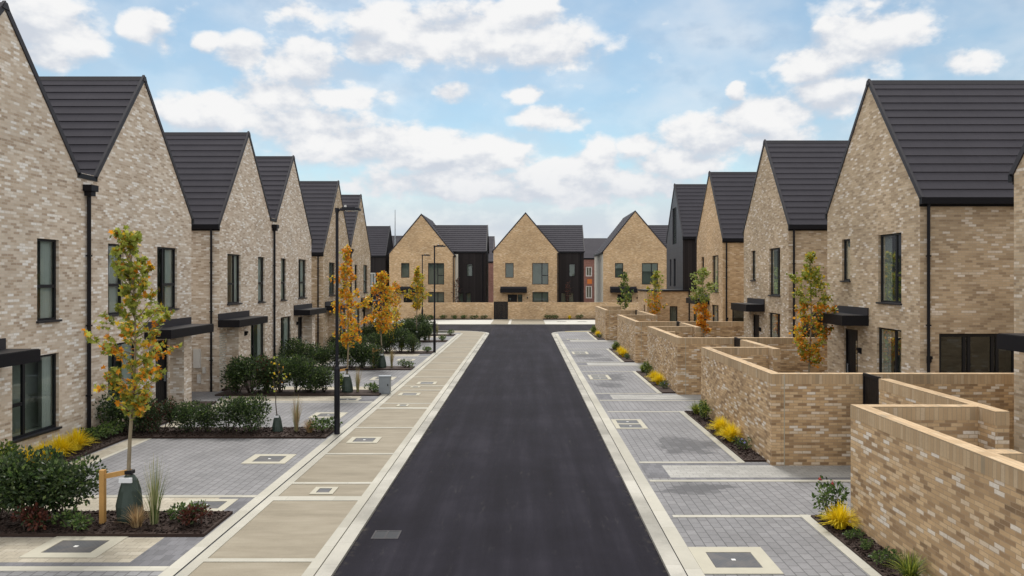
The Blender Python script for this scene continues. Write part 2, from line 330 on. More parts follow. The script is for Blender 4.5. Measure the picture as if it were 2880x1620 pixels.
# ------------------------------------------------------------ mesh builder
class MB:
    def __init__(s): s.v = []; s.f = []; s.m = []; s.mats = []
    def mi(s, mat):
        if mat not in s.mats: s.mats.append(mat)
        return s.mats.index(mat)
    def face(s, pts, mat='x'):
        i = len(s.v); s.v += [tuple(p) for p in pts]; s.f.append(tuple(range(i, i+len(pts)))); s.m.append(s.mi(mat))
    def box(s, x0, x1, y0, y1, z0, z1, mat='x', P=None):
        c = [(x0,y0,z0),(x1,y0,z0),(x1,y1,z0),(x0,y1,z0),(x0,y0,z1),(x1,y0,z1),(x1,y1,z1),(x0,y1,z1)]
        if P: c = [P(*q) for q in c]
        i = len(s.v); s.v += [tuple(q) for q in c]; k = s.mi(mat)
        for f in ((0,3,2,1),(4,5,6,7),(0,1,5,4),(1,2,6,5),(2,3,7,6),(3,0,4,7)):
            s.f.append(tuple(i+a for a in f)); s.m.append(k)
    def tube(s, pts, rad, n=8, mat='x', cap=True):
        pts = [Vector(p) for p in pts]; rings = []; k = s.mi(mat)
        for j, p in enumerate(pts):
            d = (pts[min(j+1, len(pts)-1)] - pts[max(j-1, 0)]).normalized()
            a = d.cross(Vector((0, 0, 1)) if abs(d.z) < .9 else Vector((1, 0, 0))).normalized(); b2 = d.cross(a)
            r = rad[j] if isinstance(rad, (list, tuple)) else rad
            i = len(s.v); rings.append(i)
            s.v += [tuple(p + a*r*math.cos(2*math.pi*q/n) + b2*r*math.sin(2*math.pi*q/n)) for q in range(n)]
        for a, b2 in zip(rings, rings[1:]):
            for q in range(n):
                s.f.append((a+q, a+(q+1) % n, b2+(q+1) % n, b2+q)); s.m.append(k)
        if cap:
            s.f.append(tuple(rings[0]+q for q in range(n))[::-1]); s.m.append(k)
            s.f.append(tuple(rings[-1]+q for q in range(n))); s.m.append(k)
    def prism(s, poly, z0, z1, mat='x', P=lambda x, y, z: (x, y, z)):
        n = len(poly); k = s.mi(mat); i = len(s.v)
        s.v += [P(x, y, z0) for x, y in poly] + [P(x, y, z1) for x, y in poly]
        s.f.append(tuple(i+q for q in range(n))[::-1]); s.f.append(tuple(i+n+q for q in range(n))); s.m += [k, k]
        for q in range(n): s.f.append((i+q, i+(q+1) % n, i+n+(q+1) % n, i+n+q)); s.m.append(k)
    def mesh(s, name, mat=None, smooth=False):
        me = bpy.data.meshes.new(name); me.from_pydata(s.v, [], s.f)
        for mt in (s.mats if mat is None else [mat]): me.materials.append(MATS[mt])
        if mat is None: me.polygons.foreach_set('material_index', s.m)
        if smooth: me.polygons.foreach_set('use_smooth', [True]*len(s.f))
        me.update()
        uvl = me.uv_layers.new(name='UVMap'); vs = me.vertices
        for p in me.polygons:
            n = p.normal; ax, ay, az = abs(n.x), abs(n.y), abs(n.z)
            for li in p.loop_indices:
                c = vs[me.loops[li].vertex_index].co
                if az > .8: uv = (c.x, c.y)
                elif ax >= ay: uv = (c.y, c.z)
                else: uv = (c.x, c.z)
                uvl.data[li].uv = uv
        return me
    def build(s, name, mat=None, parent=None, loc=None, smooth=False, label=None):
        o = bpy.data.objects.new(name, s.mesh(name, mat, smooth)); col.objects.link(o)
        if parent: o.parent = parent
        if loc: o.location = loc
        if label: o['label'] = label
        return o
def tag(o, label=None, cat=None, group=None, kind=None):
    if label: o['label'] = label
    if cat: o['category'] = cat
    if group: o['group'] = group
    if kind: o['kind'] = kind
    return o
def thing(name, label, cat, loc=(0, 0, 0), rz=0, group=None):
    o = bpy.data.objects.new(name, None); o.empty_display_size = .3; col.objects.link(o)
    o.location = loc; o.rotation_euler = (0, 0, rz)
    return tag(o, label, cat, group)
def struct(name, mb, mat=None):
    return tag(mb.build(name, mat), kind='structure')
def copy_tree(o, parent=None):
    c = o.copy(); col.objects.link(c); c.parent = parent
    for ch in list(o.children): copy_tree(ch, c)
    return c

# ------------------------------------------------------------ ground, road, paving
Z1 = .05
m = MB(); m.face([(-900,-300,-.08),(900,-300,-.08),(900,1500,-.08),(-900,1500,-.08)]); struct('ground', m, 'ground_grass')
RL, RR = -2.71, 2.04
YC0, YC1 = 60.8, 69.4
rc = 3.2
def arc(cx, cy, r, a0, a1, n=8): return [(cx+r*math.cos(R(a0+(a1-a0)*i/n)), cy+r*math.sin(R(a0+(a1-a0)*i/n))) for i in range(n+1)]
m = MB()
m.prism([(RL,-20),(RR,-20),(RR,YC0-rc)]+arc(RR+rc, YC0-rc, rc, 180, 90)[1:]+[(70,YC0),(70,YC1),(-70,YC1),(-70,YC0)]+arc(RL-rc, YC0-rc, rc, 90, 0), -.05, 0)
struct('road', m, 'asphalt')
# left footpath
def strip(mb, x0, x1, y0, y1, z=Z1+.006, z0=None, mat='x'):
    mb.box(x0, x1, y0, y1, z-.02 if z0 is None else z0, z, mat)
KW = .23
m = MB()                                   # kerbs: low granite kerb both sides of the street and round the corners
m.box(RL-KW, RL, -4, YC0-rc, -.04, Z1)
a = arc(RL-rc, YC0-rc, rc, 0, 90); b_ = arc(RL-rc, YC0-rc, rc-KW, 0, 90)
for i in range(8): m.prism([a[i], a[i+1], b_[i+1], b_[i]], -.04, Z1)
m.box(-70, RL-rc, YC0-KW, YC0, -.04, Z1)
m.box(RR, RR+KW, -4, YC0-rc, -.04, Z1)
a = arc(RR+rc, YC0-rc, rc, 180, 90); b_ = arc(RR+rc, YC0-rc, rc-KW, 180, 90)
for i in range(8): m.prism([a[i], a[i+1], b_[i+1], b_[i]], -.04, Z1)
m.box(RR+rc, 70, YC0-KW, YC0, -.04, Z1)
m.box(-70, 70, YC1, YC1+KW, -.04, Z1)
struct('kerb', m, 'kerb_stone')
PX0 = -4.88                                 # left edge of the footpath
m = MB()
m.prism([(PX0,-4),(RL-KW-.012,-4),(RL-KW-.012,YC0-rc)]+arc(RL-rc, YC0-rc, rc-KW-.012, 0, 90)[1:]+[(PX0-1.2, YC0-KW-.012), (PX0-1.2, YC0-rc-.6), (PX0, YC0-rc-2)], -.04, Z1-.004)
struct('footpath', m, 'path_concrete')
m = MB()                                   # light margins and cross bands of the footpath
for x0, x1 in ((PX0, PX0+.17), (RL-KW-.18, RL-KW-.014)):
    strip(m, x0, x1, -4, YC0-rc)
bands = [4.0, 7.6, 11.14, 14.2, 15.35, 17.93, 21.08, 24.2, 25.2, 28.2, 29.3, 31.97, 34.5, 37.3, 40.1, 43, 46, 49, 52, 55]
for y in bands: strip(m, PX0+.17, RL-KW-.18, y-.06, y+.07)
strip(m, PX0+.17, RL-KW-.18, 14.27, 14.42); strip(m, PX0+.17, RL-KW-.18, 24.27, 24.4)
struct('path_margin', m, 'edging_light')
m = MB(); m.box(PX0-.035, PX0, -4, YC0-rc-2, -.03, Z1-.012); m.box(RL-KW-.012, RL-KW, -4, YC0-rc, -.03, Z1-.02); m.box(RR+KW, RR+KW+.014, -4, YC0-rc, -.03, Z1-.02)
struct('path_joint', m, 'paving_charcoal')
# left forecourts
m = MB(); m.box(-11.3, PX0-.035, -4, 58.5, -.04, Z1); m.box(-20, -11.3, -4, 58.5, -.05, Z1-.01); struct('forecourt', m, 'paving_grey')
BED_L = [(12.15, 13.35), (19.65, 20.9), (26.8, 28.0), (34.4, 35.6), (41.9, 43.1), (49.6, 50.9), (55.0, 56.4)]
ed = MB(); bf = MB(); bl = MB(); ch = MB(); mu = MB()
strip(ed, PX0-.035-.21, PX0-.035, -4, 57)
XB = -9.7
for k, (y0, y1) in enumerate(BED_L):
    xe = PX0-.30 if k else PX0-.28
    # mulch bed, slightly mounded
    n = 24
    for i in range(n):
        xa = -11.0+(xe+11.0)*i/n; xb = -11.0+(xe+11.0)*(i+1)/n
        mu.box(xa, xb, y0, y1, Z1-.02, Z1+.05+.003*random.random())
    if k % 2 == 0:                          # bed with entrance paths either side (buff)
        strip(bf, XB, PX0-.9, y1+.02, y1+.98, Z1+.004); strip(ch, PX0-.9, PX0-.25, y1+.02, y1+.98, Z1+.005)
        strip(ed, -10.4, PX0-.25, y1+1.0, y1+1.14)
        strip(bf, -10.4, PX0-.9, y0-1.1, y0-.03, Z1+.004); strip(ch, PX0-.9, PX0-.25, y0-1.1, y0-.03, Z1+.005)
        strip(ch, -10.4, PX0-.25, y0-1.25, y0-1.1, Z1+.005); strip(ed, -10.4, PX0-.25, y0-1.42, y0-1.25)
for k in range(len(BED_L)-1):
    a0, b0 = BED_L[k][1], BED_L[k+1][0]
    lo = a0+1.14 if k % 2 == 0 else a0
    hi = b0 if k % 2 == 0 else b0-1.42
    strip(ed, XB-.1, XB, lo, hi); strip(bf, XB-.55, XB-.1, lo, hi, Z1+.004)
    mu.box(-11.25, XB-.62, a0+.02, b0-.02 if k % 2 == 0 else b0-1.5, Z1-.02, Z1+.06)
mu.box(-11.25, XB-.62, 4, 10.6, Z1-.02, Z1+.06)
strip(ed, XB-.1, XB, 2, 10.6)
# right forecourts
m = MB(); m.prism([(RR+KW+.014,-4),(5.5,-4),(5.5,YC0-KW-.01),(RR+rc,YC0-KW-.01)]+arc(RR+rc, YC0-rc, rc-KW-.014, 90, 180)[1:], -.04, Z1)
m.box(5.5, 26, -4, 58.9, -.05, Z1-.012); struct('forecourt', m, 'paving_grey')
PLOTS = [(6.0, 12.72), (16.8, 23.5), (27.1, 33.8), (37.4, 44.7), (51.3, 58.9)]
strip(ed, RR+KW+.014, RR+KW+.25, -4, YC0-rc)
WX = 5.49
for k, (n0, f0) in enumerate(PLOTS):
    by0, by1 = n0+.35, f0+.05
    if k == 0: by0, by1 = 3.0, 13.15
    # bed along the wall
    for i in range(20):
        ya = by0+(by1-by0)*i/20; yb = by0+(by1-by0)*(i+1)/20
        mu.box(4.98, WX-.01, ya, yb, Z1-.02, Z1+.04+.003*random.random())
    strip(ed, 4.82, 4.98, by0-.12, by1+.12, Z1+.012)
    strip(ed, RR+.55, 4.82, by1, by1+.12)
    strip(ed, 4.98, WX-.01 if k else 5.3, by1, by1+.12)
    if k:
        strip(ed, RR+.55, 4.82, n0+.23, n0+.35)
        strip(ch, RR+KW+.3, 3.05, n0-1.02, n0+.2, Z1+.003)
        strip(bl, 3.05, 10.2, n0-1.02, n0+.02, Z1+.004)
        strip(ch, 3.05, 7.4, n0+.02, n0+.2, Z1+.003)
        strip(ch, 3.05, 10.2, n0-1.2, n0-1.02, Z1+.003)
        strip(ed, RR+KW+.3, 10.2, n0-1.34, n0-1.2)
def chips(x0, x1, y0, y1, n, z):
    for i in range(n):
        x, y = random.uniform(x0, x1), random.uniform(y0, y1); a = random.uniform(0, 6.28); l = random.uniform(.015, .045); w_ = l*random.uniform(.3, .8)
        ca, sa = math.cos(a), math.sin(a); t1, t2 = random.uniform(-.01, .02), random.uniform(.005, .03)
        P = [(x+ca*l, y+sa*l, z+t1), (x-sa*w_, y+ca*w_, z+t2), (x-ca*l, y-sa*l, z+random.uniform(-.01, .02)), (x+sa*w_, y-ca*w_, z-.01)]
        mu.face(P[:3]); mu.face([P[0], P[2], P[3]])
chips(-10.9, PX0-.32, 12.17, 13.33, 5000, Z1+.055); chips(-10.9, PX0-.34, 19.67, 20.88, 3000, Z1+.055); chips(-11.2, XB-.64, 14.4, 19.6, 1500, Z1+.062)
chips(5.0, WX-.02, 8, 13.1, 2200, Z1+.045); chips(5.0, WX-.02, 17.2, 23.5, 1500, Z1+.045)
struct('path_edging', ed, 'edging_light'); struct('entrance_path', bf, 'paving_buff'); struct('entrance_path', bl, 'paving_light'); struct('block_border', ch, 'paving_charcoal')
struct('planting_bed', mu, 'mulch')
# far pavement
m = MB(); m.box(-70, 70, YC1+KW, 78, -.04, Z1); struct('pavement', m, 'concrete_light')
m = MB(); m.box(-70, 70, 78, 81, -.04, Z1-.01); m.box(-40, 40, 81, 140, -.06, 0.0); struct('yard', m, 'yard_paving')
m = MB()
for x0, x1 in ((-12, -3.4), (1.9, 8.5), (8.7, 16)): m.box(x0, x1, 77.1, 77.98, Z1-.01, Z1+.08)
struct('planting_bed', m, 'mulch')
m = MB(); strip(m, -1.3, 1.9, YC1+KW, 77.9, Z1+.006); strip(m, -3.15, -1.55, YC1+KW, 77.9, Z1+.006); struct('driveway', m, 'path_concrete')
m = MB(); strip(m, 3.2, 15, YC0-1.05, YC0-.85, Z1+.008); strip(m, 6.2, 10, YC0-.2, YC0-.1, Z1+.008); struct('kerb_marking', m, 'paint_yellow')

# ------------------------------------------------------------ covers in the ground
def cover(x, y, w, l, label, lids=1, sur=.13, z=Z1+.012, surround='surround_concrete', name='manhole_cover', cat='manhole cover'):
    t = thing(name, label, cat, (x, y, z), 0, 'inspection covers let into the paving')
    W, L = w/2+sur, (l*lids+.12*(lids-1))/2+sur
    s = MB(); ly = -L+sur; holes = []
    for i in range(lids): holes.append((ly, ly+l)); ly += l+.12
    s.box(-W, -w/2, -L, L, -.02, 0); s.box(w/2, W, -L, L, -.02, 0)
    s.box(-w/2, w/2, -L, holes[0][0], -.02, 0); s.box(-w/2, w/2, holes[-1][1], L, -.02, 0)
    for i in range(lids-1): s.box(-w/2, w/2, holes[i][1], holes[i+1][0], -.02, 0)
    s.build('surround', surround, t)
    for h in holes:
        q = MB(); q.box(-w/2+.012, w/2-.012, h[0]+.012, h[1]-.012, -.02, -.004)
        lo = q.build('lid', 'lid_iron', t)
        if w > .5:
            q = MB(); q.box(-.03, .03, (h[0]+h[1])/2-.03, (h[0]+h[1])/2+.03, -.01, .002); q.build('lifting_plate', 'white_plastic', lo)
    return t
cover(3.08, 11.14, .68, .62, 'large square iron cover in a wide concrete surround at the bottom right of the road', sur=.22)
cover(2.98, 21.6, .62, .50, 'double iron cover in a concrete frame beside the right kerb, opposite the second garden wall', 2)
cover(3.15, 31.9, .62, .55, 'double iron cover in the parking bay beside the third garden wall', 2)
cover(3.1, 42.4, .62, .5, 'double iron cover in the parking bay beside the fourth garden wall', 2)
cover(3.3, 52.0, .6, .5, 'small grey cover in the last bay on the right before the junction', 1, .08)
cover(-4.13, 19.45, .52, .46, 'square iron cover in the concrete footpath with white surround, opposite the second hedge bed')
cover(-3.93, 14.8, .25, .30, 'tiny iron cover in the pale footpath band near the bottom left', sur=.10)
cover(-3.9, 30.1, .5, .5, 'square iron cover in the footpath just beyond the grey cabinet')
cover(-4.15, 27.2, .5, .4, 'square iron cover in the footpath beside the grey cabinet')
cover(-4.0, 24.8, .22, .25, 'tiny cover in the footpath before the grey cabinet', sur=.08)
cover(-4.2, 29.0, .2, .2, 'tiny cover in the footpath between the two square ones past the cabinet', sur=.08)
cover(-6.95, 11.7, .75, .55, 'iron cover with damp patch in a concrete frame, below the bed with the tied tree', sur=.2)
cover(-5.85, 13.85, .62, .45, 'iron cover in pale surround behind the grass tuft of the front bed', sur=.15)
cover(-5.88, 17.4, .62, .55, 'iron cover in the middle of the nearest grey block parking bay', sur=.18)
cover(-4.98-1.0, 23.0, .62, .55, 'iron cover in the second parking bay, half hidden by the nearest lamp post', sur=.18)
cover(-6.1, 26.0, .62, .4, 'iron cover in the pale entrance path just in front of the third bed', sur=.12)
cover(-5.9, 31.5, .62, .6, 'iron cover in the third parking bay behind the grey cabinet', sur=.18)
cover(-6.1, 38.8, .6, .5, 'iron cover in the fourth parking bay', sur=.15)
cover(-9.98, 15.8, .3, .5, 'farther of two small covers in the buff strip by the nearest house', sur=.03)
cover(-9.98, 14.7, .3, .5, 'nearer of two small covers in the buff strip by the nearest house', sur=.03)
cover(3.6, 73.5, .8, .6, 'left one of two covers in the far pavement', sur=.1)
cover(5.6, 73.5, .8, .6, 'right one of two covers in the far pavement', sur=.1)
t = thing('road_gully', 'small iron gully grate set in the asphalt near the left kerb', 'gully', (-2.27, 12.4, .004), 0)
q = MB(); q.box(-.22,.22,-.2,-.17,-.01,.004); q.box(-.22,.22,.17,.2,-.01,.004); q.box(-.22,-.19,-.17,.17,-.01,.004); q.box(.19,.22,-.17,.17,-.01,.004); q.box(-.015,.015,-.17,.17,-.01,.004)
q.build('frame', 'gully_iron', t)
q = MB(); q.box(-.19,-.015,-.17,.17,-.01,0); q.box(.015,.19,-.17,.17,-.01,0); q.build('grate', 'door_black', t)

# ------------------------------------------------------------ house kit
def ztop(prof, t):
    for (a, za), (b, zb) in zip(prof, prof[1:]):
        if a-1e-6 <= t <= b+1e-6: return za+(zb-za)*(t-a)/(b-a) if b > a else za
    return prof[0][1] if t < prof[0][0] else prof[-1][1]
def wallface(mb, P, prof, holes, z0=0, rev=.11, mat='x'):
    ts = sorted(set([round(p[0], 4) for p in prof]+[round(h[0], 4) for h in holes]+[round(h[1], 4) for h in holes]))
    ts = [t for t in ts if prof[0][0]-1e-6 <= t <= prof[-1][0]+1e-6]
    for a, b in zip(ts, ts[1:]):
        mid = (a+b)/2; hs = sorted([h for h in holes if h[0]-1e-5 <= mid <= h[1]+1e-5], key=lambda h: h[2])
        z = z0
        for h in hs:
            if h[2] > z+1e-4: mb.face([P(a, z, 0), P(b, z, 0), P(b, h[2], 0), P(a, h[2], 0)], mat)
            z = h[3]
        mb.face([P(a, z, 0), P(b, z, 0), P(b, ztop(prof, b), 0), P(a, ztop(prof, a), 0)], mat)
    for a, b, c, d in holes:
        mb.face([P(a,c,0),P(a,d,0),P(a,d,rev),P(a,c,rev)], mat); mb.face([P(b,c,0),P(b,d,0),P(b,d,rev),P(b,c,rev)], mat)
        mb.face([P(a,d,0),P(b,d,0),P(b,d,rev),P(a,d,rev)], mat); mb.face([P(a,c,0),P(b,c,0),P(b,c,rev),P(a,c,rev)], mat)
def pbox(mb, P, t0, t1, z0, z1, d0, d1, mat='x'):
    mb.box(t0, t1, d0, d1, z0, z1, mat, P=lambda t, d, z: P(t, z, d))
def window(root, P, h, bars=(), sill=True, blind=None, reveal_span=None, dark=False, room=True, name='window', fw=.055, frame_mat='frame_metal', label=None):
    a, b, c, d = h
    f = MB(); D0, D1 = .07, .13
    pbox(f, P, a, a+fw, c, d, D0, D1); pbox(f, P, b-fw, b, c, d, D0, D1)
    pbox(f, P, a+fw, b-fw, c, c+fw, D0, D1); pbox(f, P, a+fw, b-fw, d-fw, d, D0, D1)
    for br in bars:
        if br[0] == 'v':
            x = a+(b-a)*br[1]; lo = c+(d-c)*(br[2] if len(br) > 2 else 0); hi = c+(d-c)*(br[3] if len(br) > 3 else 1)
            pbox(f, P, x-.04, x+.04, lo+fw, hi-fw, D0+.003, D1)
        else:
            z = c+(d-c)*br[1]; lo = a+(b-a)*br[2]; hi = a+(b-a)*br[3]
            pbox(f, P, lo+fw-.01, hi-fw+.01, z-.04, z+.04, D0+.006, D1)
    w = f.build(name, frame_mat, root, label=label)
    g = MB(); g.face([P(a+fw,c+fw,.10), P(b-fw,c+fw,.10), P(b-fw,d-fw,.10), P(a+fw,d-fw,.10)]); g.build('pane', 'window_glass', w)
    if sill:
        s = MB(); pbox(s, P, a-.04, b+.04, c-.045, c+.004, -.06, .09); s.build('sill', 'sill_metal', w)
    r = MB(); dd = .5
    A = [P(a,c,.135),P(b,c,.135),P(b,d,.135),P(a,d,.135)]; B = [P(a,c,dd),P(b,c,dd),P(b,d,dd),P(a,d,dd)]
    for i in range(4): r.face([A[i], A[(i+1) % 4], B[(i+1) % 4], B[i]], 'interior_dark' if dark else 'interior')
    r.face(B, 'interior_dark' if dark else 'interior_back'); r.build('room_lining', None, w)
    if reveal_span:  # pale strip added to stand in for the bright far reveal behind the glass
        s = MB(); x0 = a+(b-a)*reveal_span[0]; x1 = a+(b-a)*reveal_span[1]; n = max(4, int((x1-x0)/.05))
        for i in range(n):
            xa = x0+(x1-x0)*i/n; xb = x0+(x1-x0)*(i+1)/n; da, db = (.17, .20) if i % 2 else (.20, .17)
            s.face([P(xa,c+.03,da),P(xb,c+.03,db),P(xb,d-.03,db),P(xa,d-.03,da)])
        s.build('reveal_strip', 'reveal_strip', w)
    if blind:
        s = MB(); zz = d-fw-.01; n = int((d-c)*blind/.11)
        for i in range(n): pbox(s, P, a+fw, b-fw, zz-.075, zz, .15, .165); zz -= .105
        s.build('blind', 'white_plastic', w)
    return w
def tiles(mb, Rm, a0, a1, E, T, course=.33, over=.10):
    (te, ze), (tr, zr) = E, T
    L = math.hypot(tr-te, zr-ze); dt, dz = (tr-te)/L, (zr-ze)/L
    nt, nz = (-dz, dt) if dt > 0 else (dz, -dt)
    S = -over; n = max(1, round((L+over)/course)); st = (L+over)/n
    pt = lambda s, h: (te+dt*s+nt*h, ze+dz*s+nz*h)
    for i in range(n):
        s0 = S+i*st; s1 = s0+st
        p0, p1, q0 = pt(s0, .064), pt(s1, .040), pt(s0, .03)
        mb.face([Rm(a0,*p0), Rm(a1,*p0), Rm(a1,*p1), Rm(a0,*p1)])
        mb.face([Rm(a0,*q0), Rm(a1,*q0), Rm(a1,*p0), Rm(a0,*p0)])
        mb.face([Rm(a0,*q0), Rm(a0,*p0), Rm(a0,*p1), Rm(a0,*pt(s1, .02))]); mb.face([Rm(a1,*q0), Rm(a1,*p0), Rm(a1,*p1), Rm(a1,*pt(s1, .02))])
    p0, p1 = pt(S, 0.02), pt(L, 0.02); mb.face([Rm(a0,*p0), Rm(a1,*p0), Rm(a1,*p1), Rm(a0,*p1)])
def slope_bar(mb, Rm, a0, a1, E, T, h0, h1, over=.1):
    (te, ze), (tr, zr) = E, T
    L = math.hypot(tr-te, zr-ze); dt, dz = (tr-te)/L, (zr-ze)/L
    nt, nz = (-dz, dt) if dt > 0 else (dz, -dt)
    pt = lambda s, h: (te+dt*s+nt*h, ze+dz*s+nz*h)
    c = [pt(-over, h0), pt(L, h0), pt(L, h1), pt(-over, h1)]
    # meet at the ridge in a vertical cut
    if dt > 0: c[1] = (tr, zr+h0/abs(dt)); c[2] = (tr, zr+h1/abs(dt))
    else: c[1] = (tr, zr+h0/abs(dt)); c[2] = (tr, zr+h1/abs(dt))
    i = len(mb.v); mb.v += [Rm(a0, *p) for p in c]+[Rm(a1, *p) for p in c]; k = mb.mi('x')
    for f in ((0,1,2,3),(4,7,6,5),(0,4,5,1),(1,5,6,2),(2,6,7,3),(3,7,4,0)): mb.f.append(tuple(i+q for q in f)); mb.m.append(k)
def roof(root, Rm, a0, a1, prof, verge=(True, False), eave=(True, True), name='roof'):
    rm = MB()
    sl = [(p, q) for p, q in zip(prof, prof[1:]) if abs(p[1]-q[1]) > .3]
    for p, q in sl:
        E, T = (p, q) if p[1] < q[1] else (q, p)
        tiles(rm, Rm, a0, a1, E, T)
    ro = rm.build(name, 'roof_tile', root)
    for p, q in sl:
        E, T = (p, q) if p[1] < q[1] else (q, p)
        for on, b0, b1 in ((verge[0], a0-.03, a0+.04), (verge[1], a1-.04, a1+.05)):
            if on: v = MB(); slope_bar(v, Rm, b0, b1, E, T, -.03, .09); v.build('verge_trim', 'verge_metal', ro)
    ap = max(prof, key=lambda p: p[1])
    c = MB(); A = ap[1]+.05
    tri = [(ap[0]-.11, A-.10), (ap[0]+.11, A-.10), (ap[0]+.03, A+.045), (ap[0]-.03, A+.045)]
    i = 0
    P0 = [Rm(a0-.055, *p) for p in tri]; P1 = [Rm(a1+.03, *p) for p in tri]
    for k in range(4): c.face([P0[k], P0[(k+1) % 4], P1[(k+1) % 4], P1[k]])
    c.face(P0); c.face(P1); c.build('ridge_cap', 'verge_metal', ro)
    for p, q in zip(prof, prof[1:]):
        if abs(p[1]-q[1]) <= .3 and abs(p[0]-q[0]) > .1:
            g = MB(); g.box(a0-.03, a1, p[0], q[0], p[1]-.14, p[1]-.02, P=Rm); g.build('valley_gutter', 'black_metal', root)
    for side, on in zip((0, -1), eave):
        if on:
            t, z = prof[side]; s = -1 if side == 0 else 1
            g = MB(); lo, hi = sorted((t+s*.02, t+s*.15)); g.box(a0-.03, a1, lo, hi, z-.20, z-.03, P=Rm)
            lo, hi = sorted((t+s*.001, t+s*.02)); g.box(a0-.02, a1, lo, hi, z-.26, z-.03, P=Rm); g.build('gutter', 'black_metal', root)
    return ro
def canopy(root, P, t0, t1, z0, z1, proj=.8, up=.24):
    c = MB(); pbox(c, P, t0, t1, z0, z1, -proj, -.002); pbox(c, P, t0+.02, t1-.02, z1, z1+.012, -proj+.02, -.01)
    cc = c.build('canopy', 'black_metal', root)
    u = MB(); pbox(u, P, t0, t1, z1+.013, z1+up, -.05, -.003); u.build('upstand', 'verge_metal', cc)
def door(root, P, h, glazed=False):
    a, b, c, d = h
    f = MB(); pbox(f, P, a, a+.06, c, d, .05, .13); pbox(f, P, b-.06, b, c, d, .05, .13); pbox(f, P, a+.06, b-.06, d-.06, d, .05, .13)
    for i in range(5):
        w = (b-a-.12)/5; pbox(f, P, a+.06+i*w+.004, a+.06+(i+1)*w-.004, c, d-.06, .08, .12)
    pbox(f, P, a+.06, b-.06, c, d-.06, .12, .14)
    o = f.build('door', 'door_black', root)
    q = MB(); pbox(q, P, b-.16, b-.13, c+.9, c+1.2, .03, .06); pbox(q, P, b-.155, b-.135, c+.92, c+.94, .05, .09); pbox(q, P, b-.155, b-.135, c+1.16, c+1.18, .05, .09); q.build('handle', 'galvanised', o)
    q = MB(); pbox(q, P, a+.2, a+.3, c+1.0, d-.35, .07, .078); q.build('pane', 'window_glass', o)
def wall_lamp(root, P, t, z):
    q = MB(); pbox(q, P, t-.05, t+.05, z-.09, z+.09, -.03, 0); pbox(q, P, t-.045, t+.045, z+.02, z+.10, -.13, -.03); pbox(q, P, t-.035, t+.035, z-.06, z+.02, -.10, -.03)
    q.build('wall_lamp', 'black_metal', root)
def pipe(root, pts, r=.045, hopper=None, name='downpipe'):
    q = MB(); q.tube(pts, r, 8); 
    for z in (1.2, 3.0, 4.8):
        x, y = pts[-1][0], pts[-1][1]
        if z < pts[0][2]-.3: q.box(x-r-.006, x+r+.006, y-r-.006, y+r+.006, z-.02, z+.02)
    o = q.build(name, 'black_metal', root)
    if hopper:
        x, y, z = hopper; h = MB()
        h.box(x-.13, x+.13, y-.16, y+.16, z, z+.16); h.box(x-.09, x+.09, y-.10, y+.10, z-.12, z); h.build('hopper', 'black_metal', o)
    return o

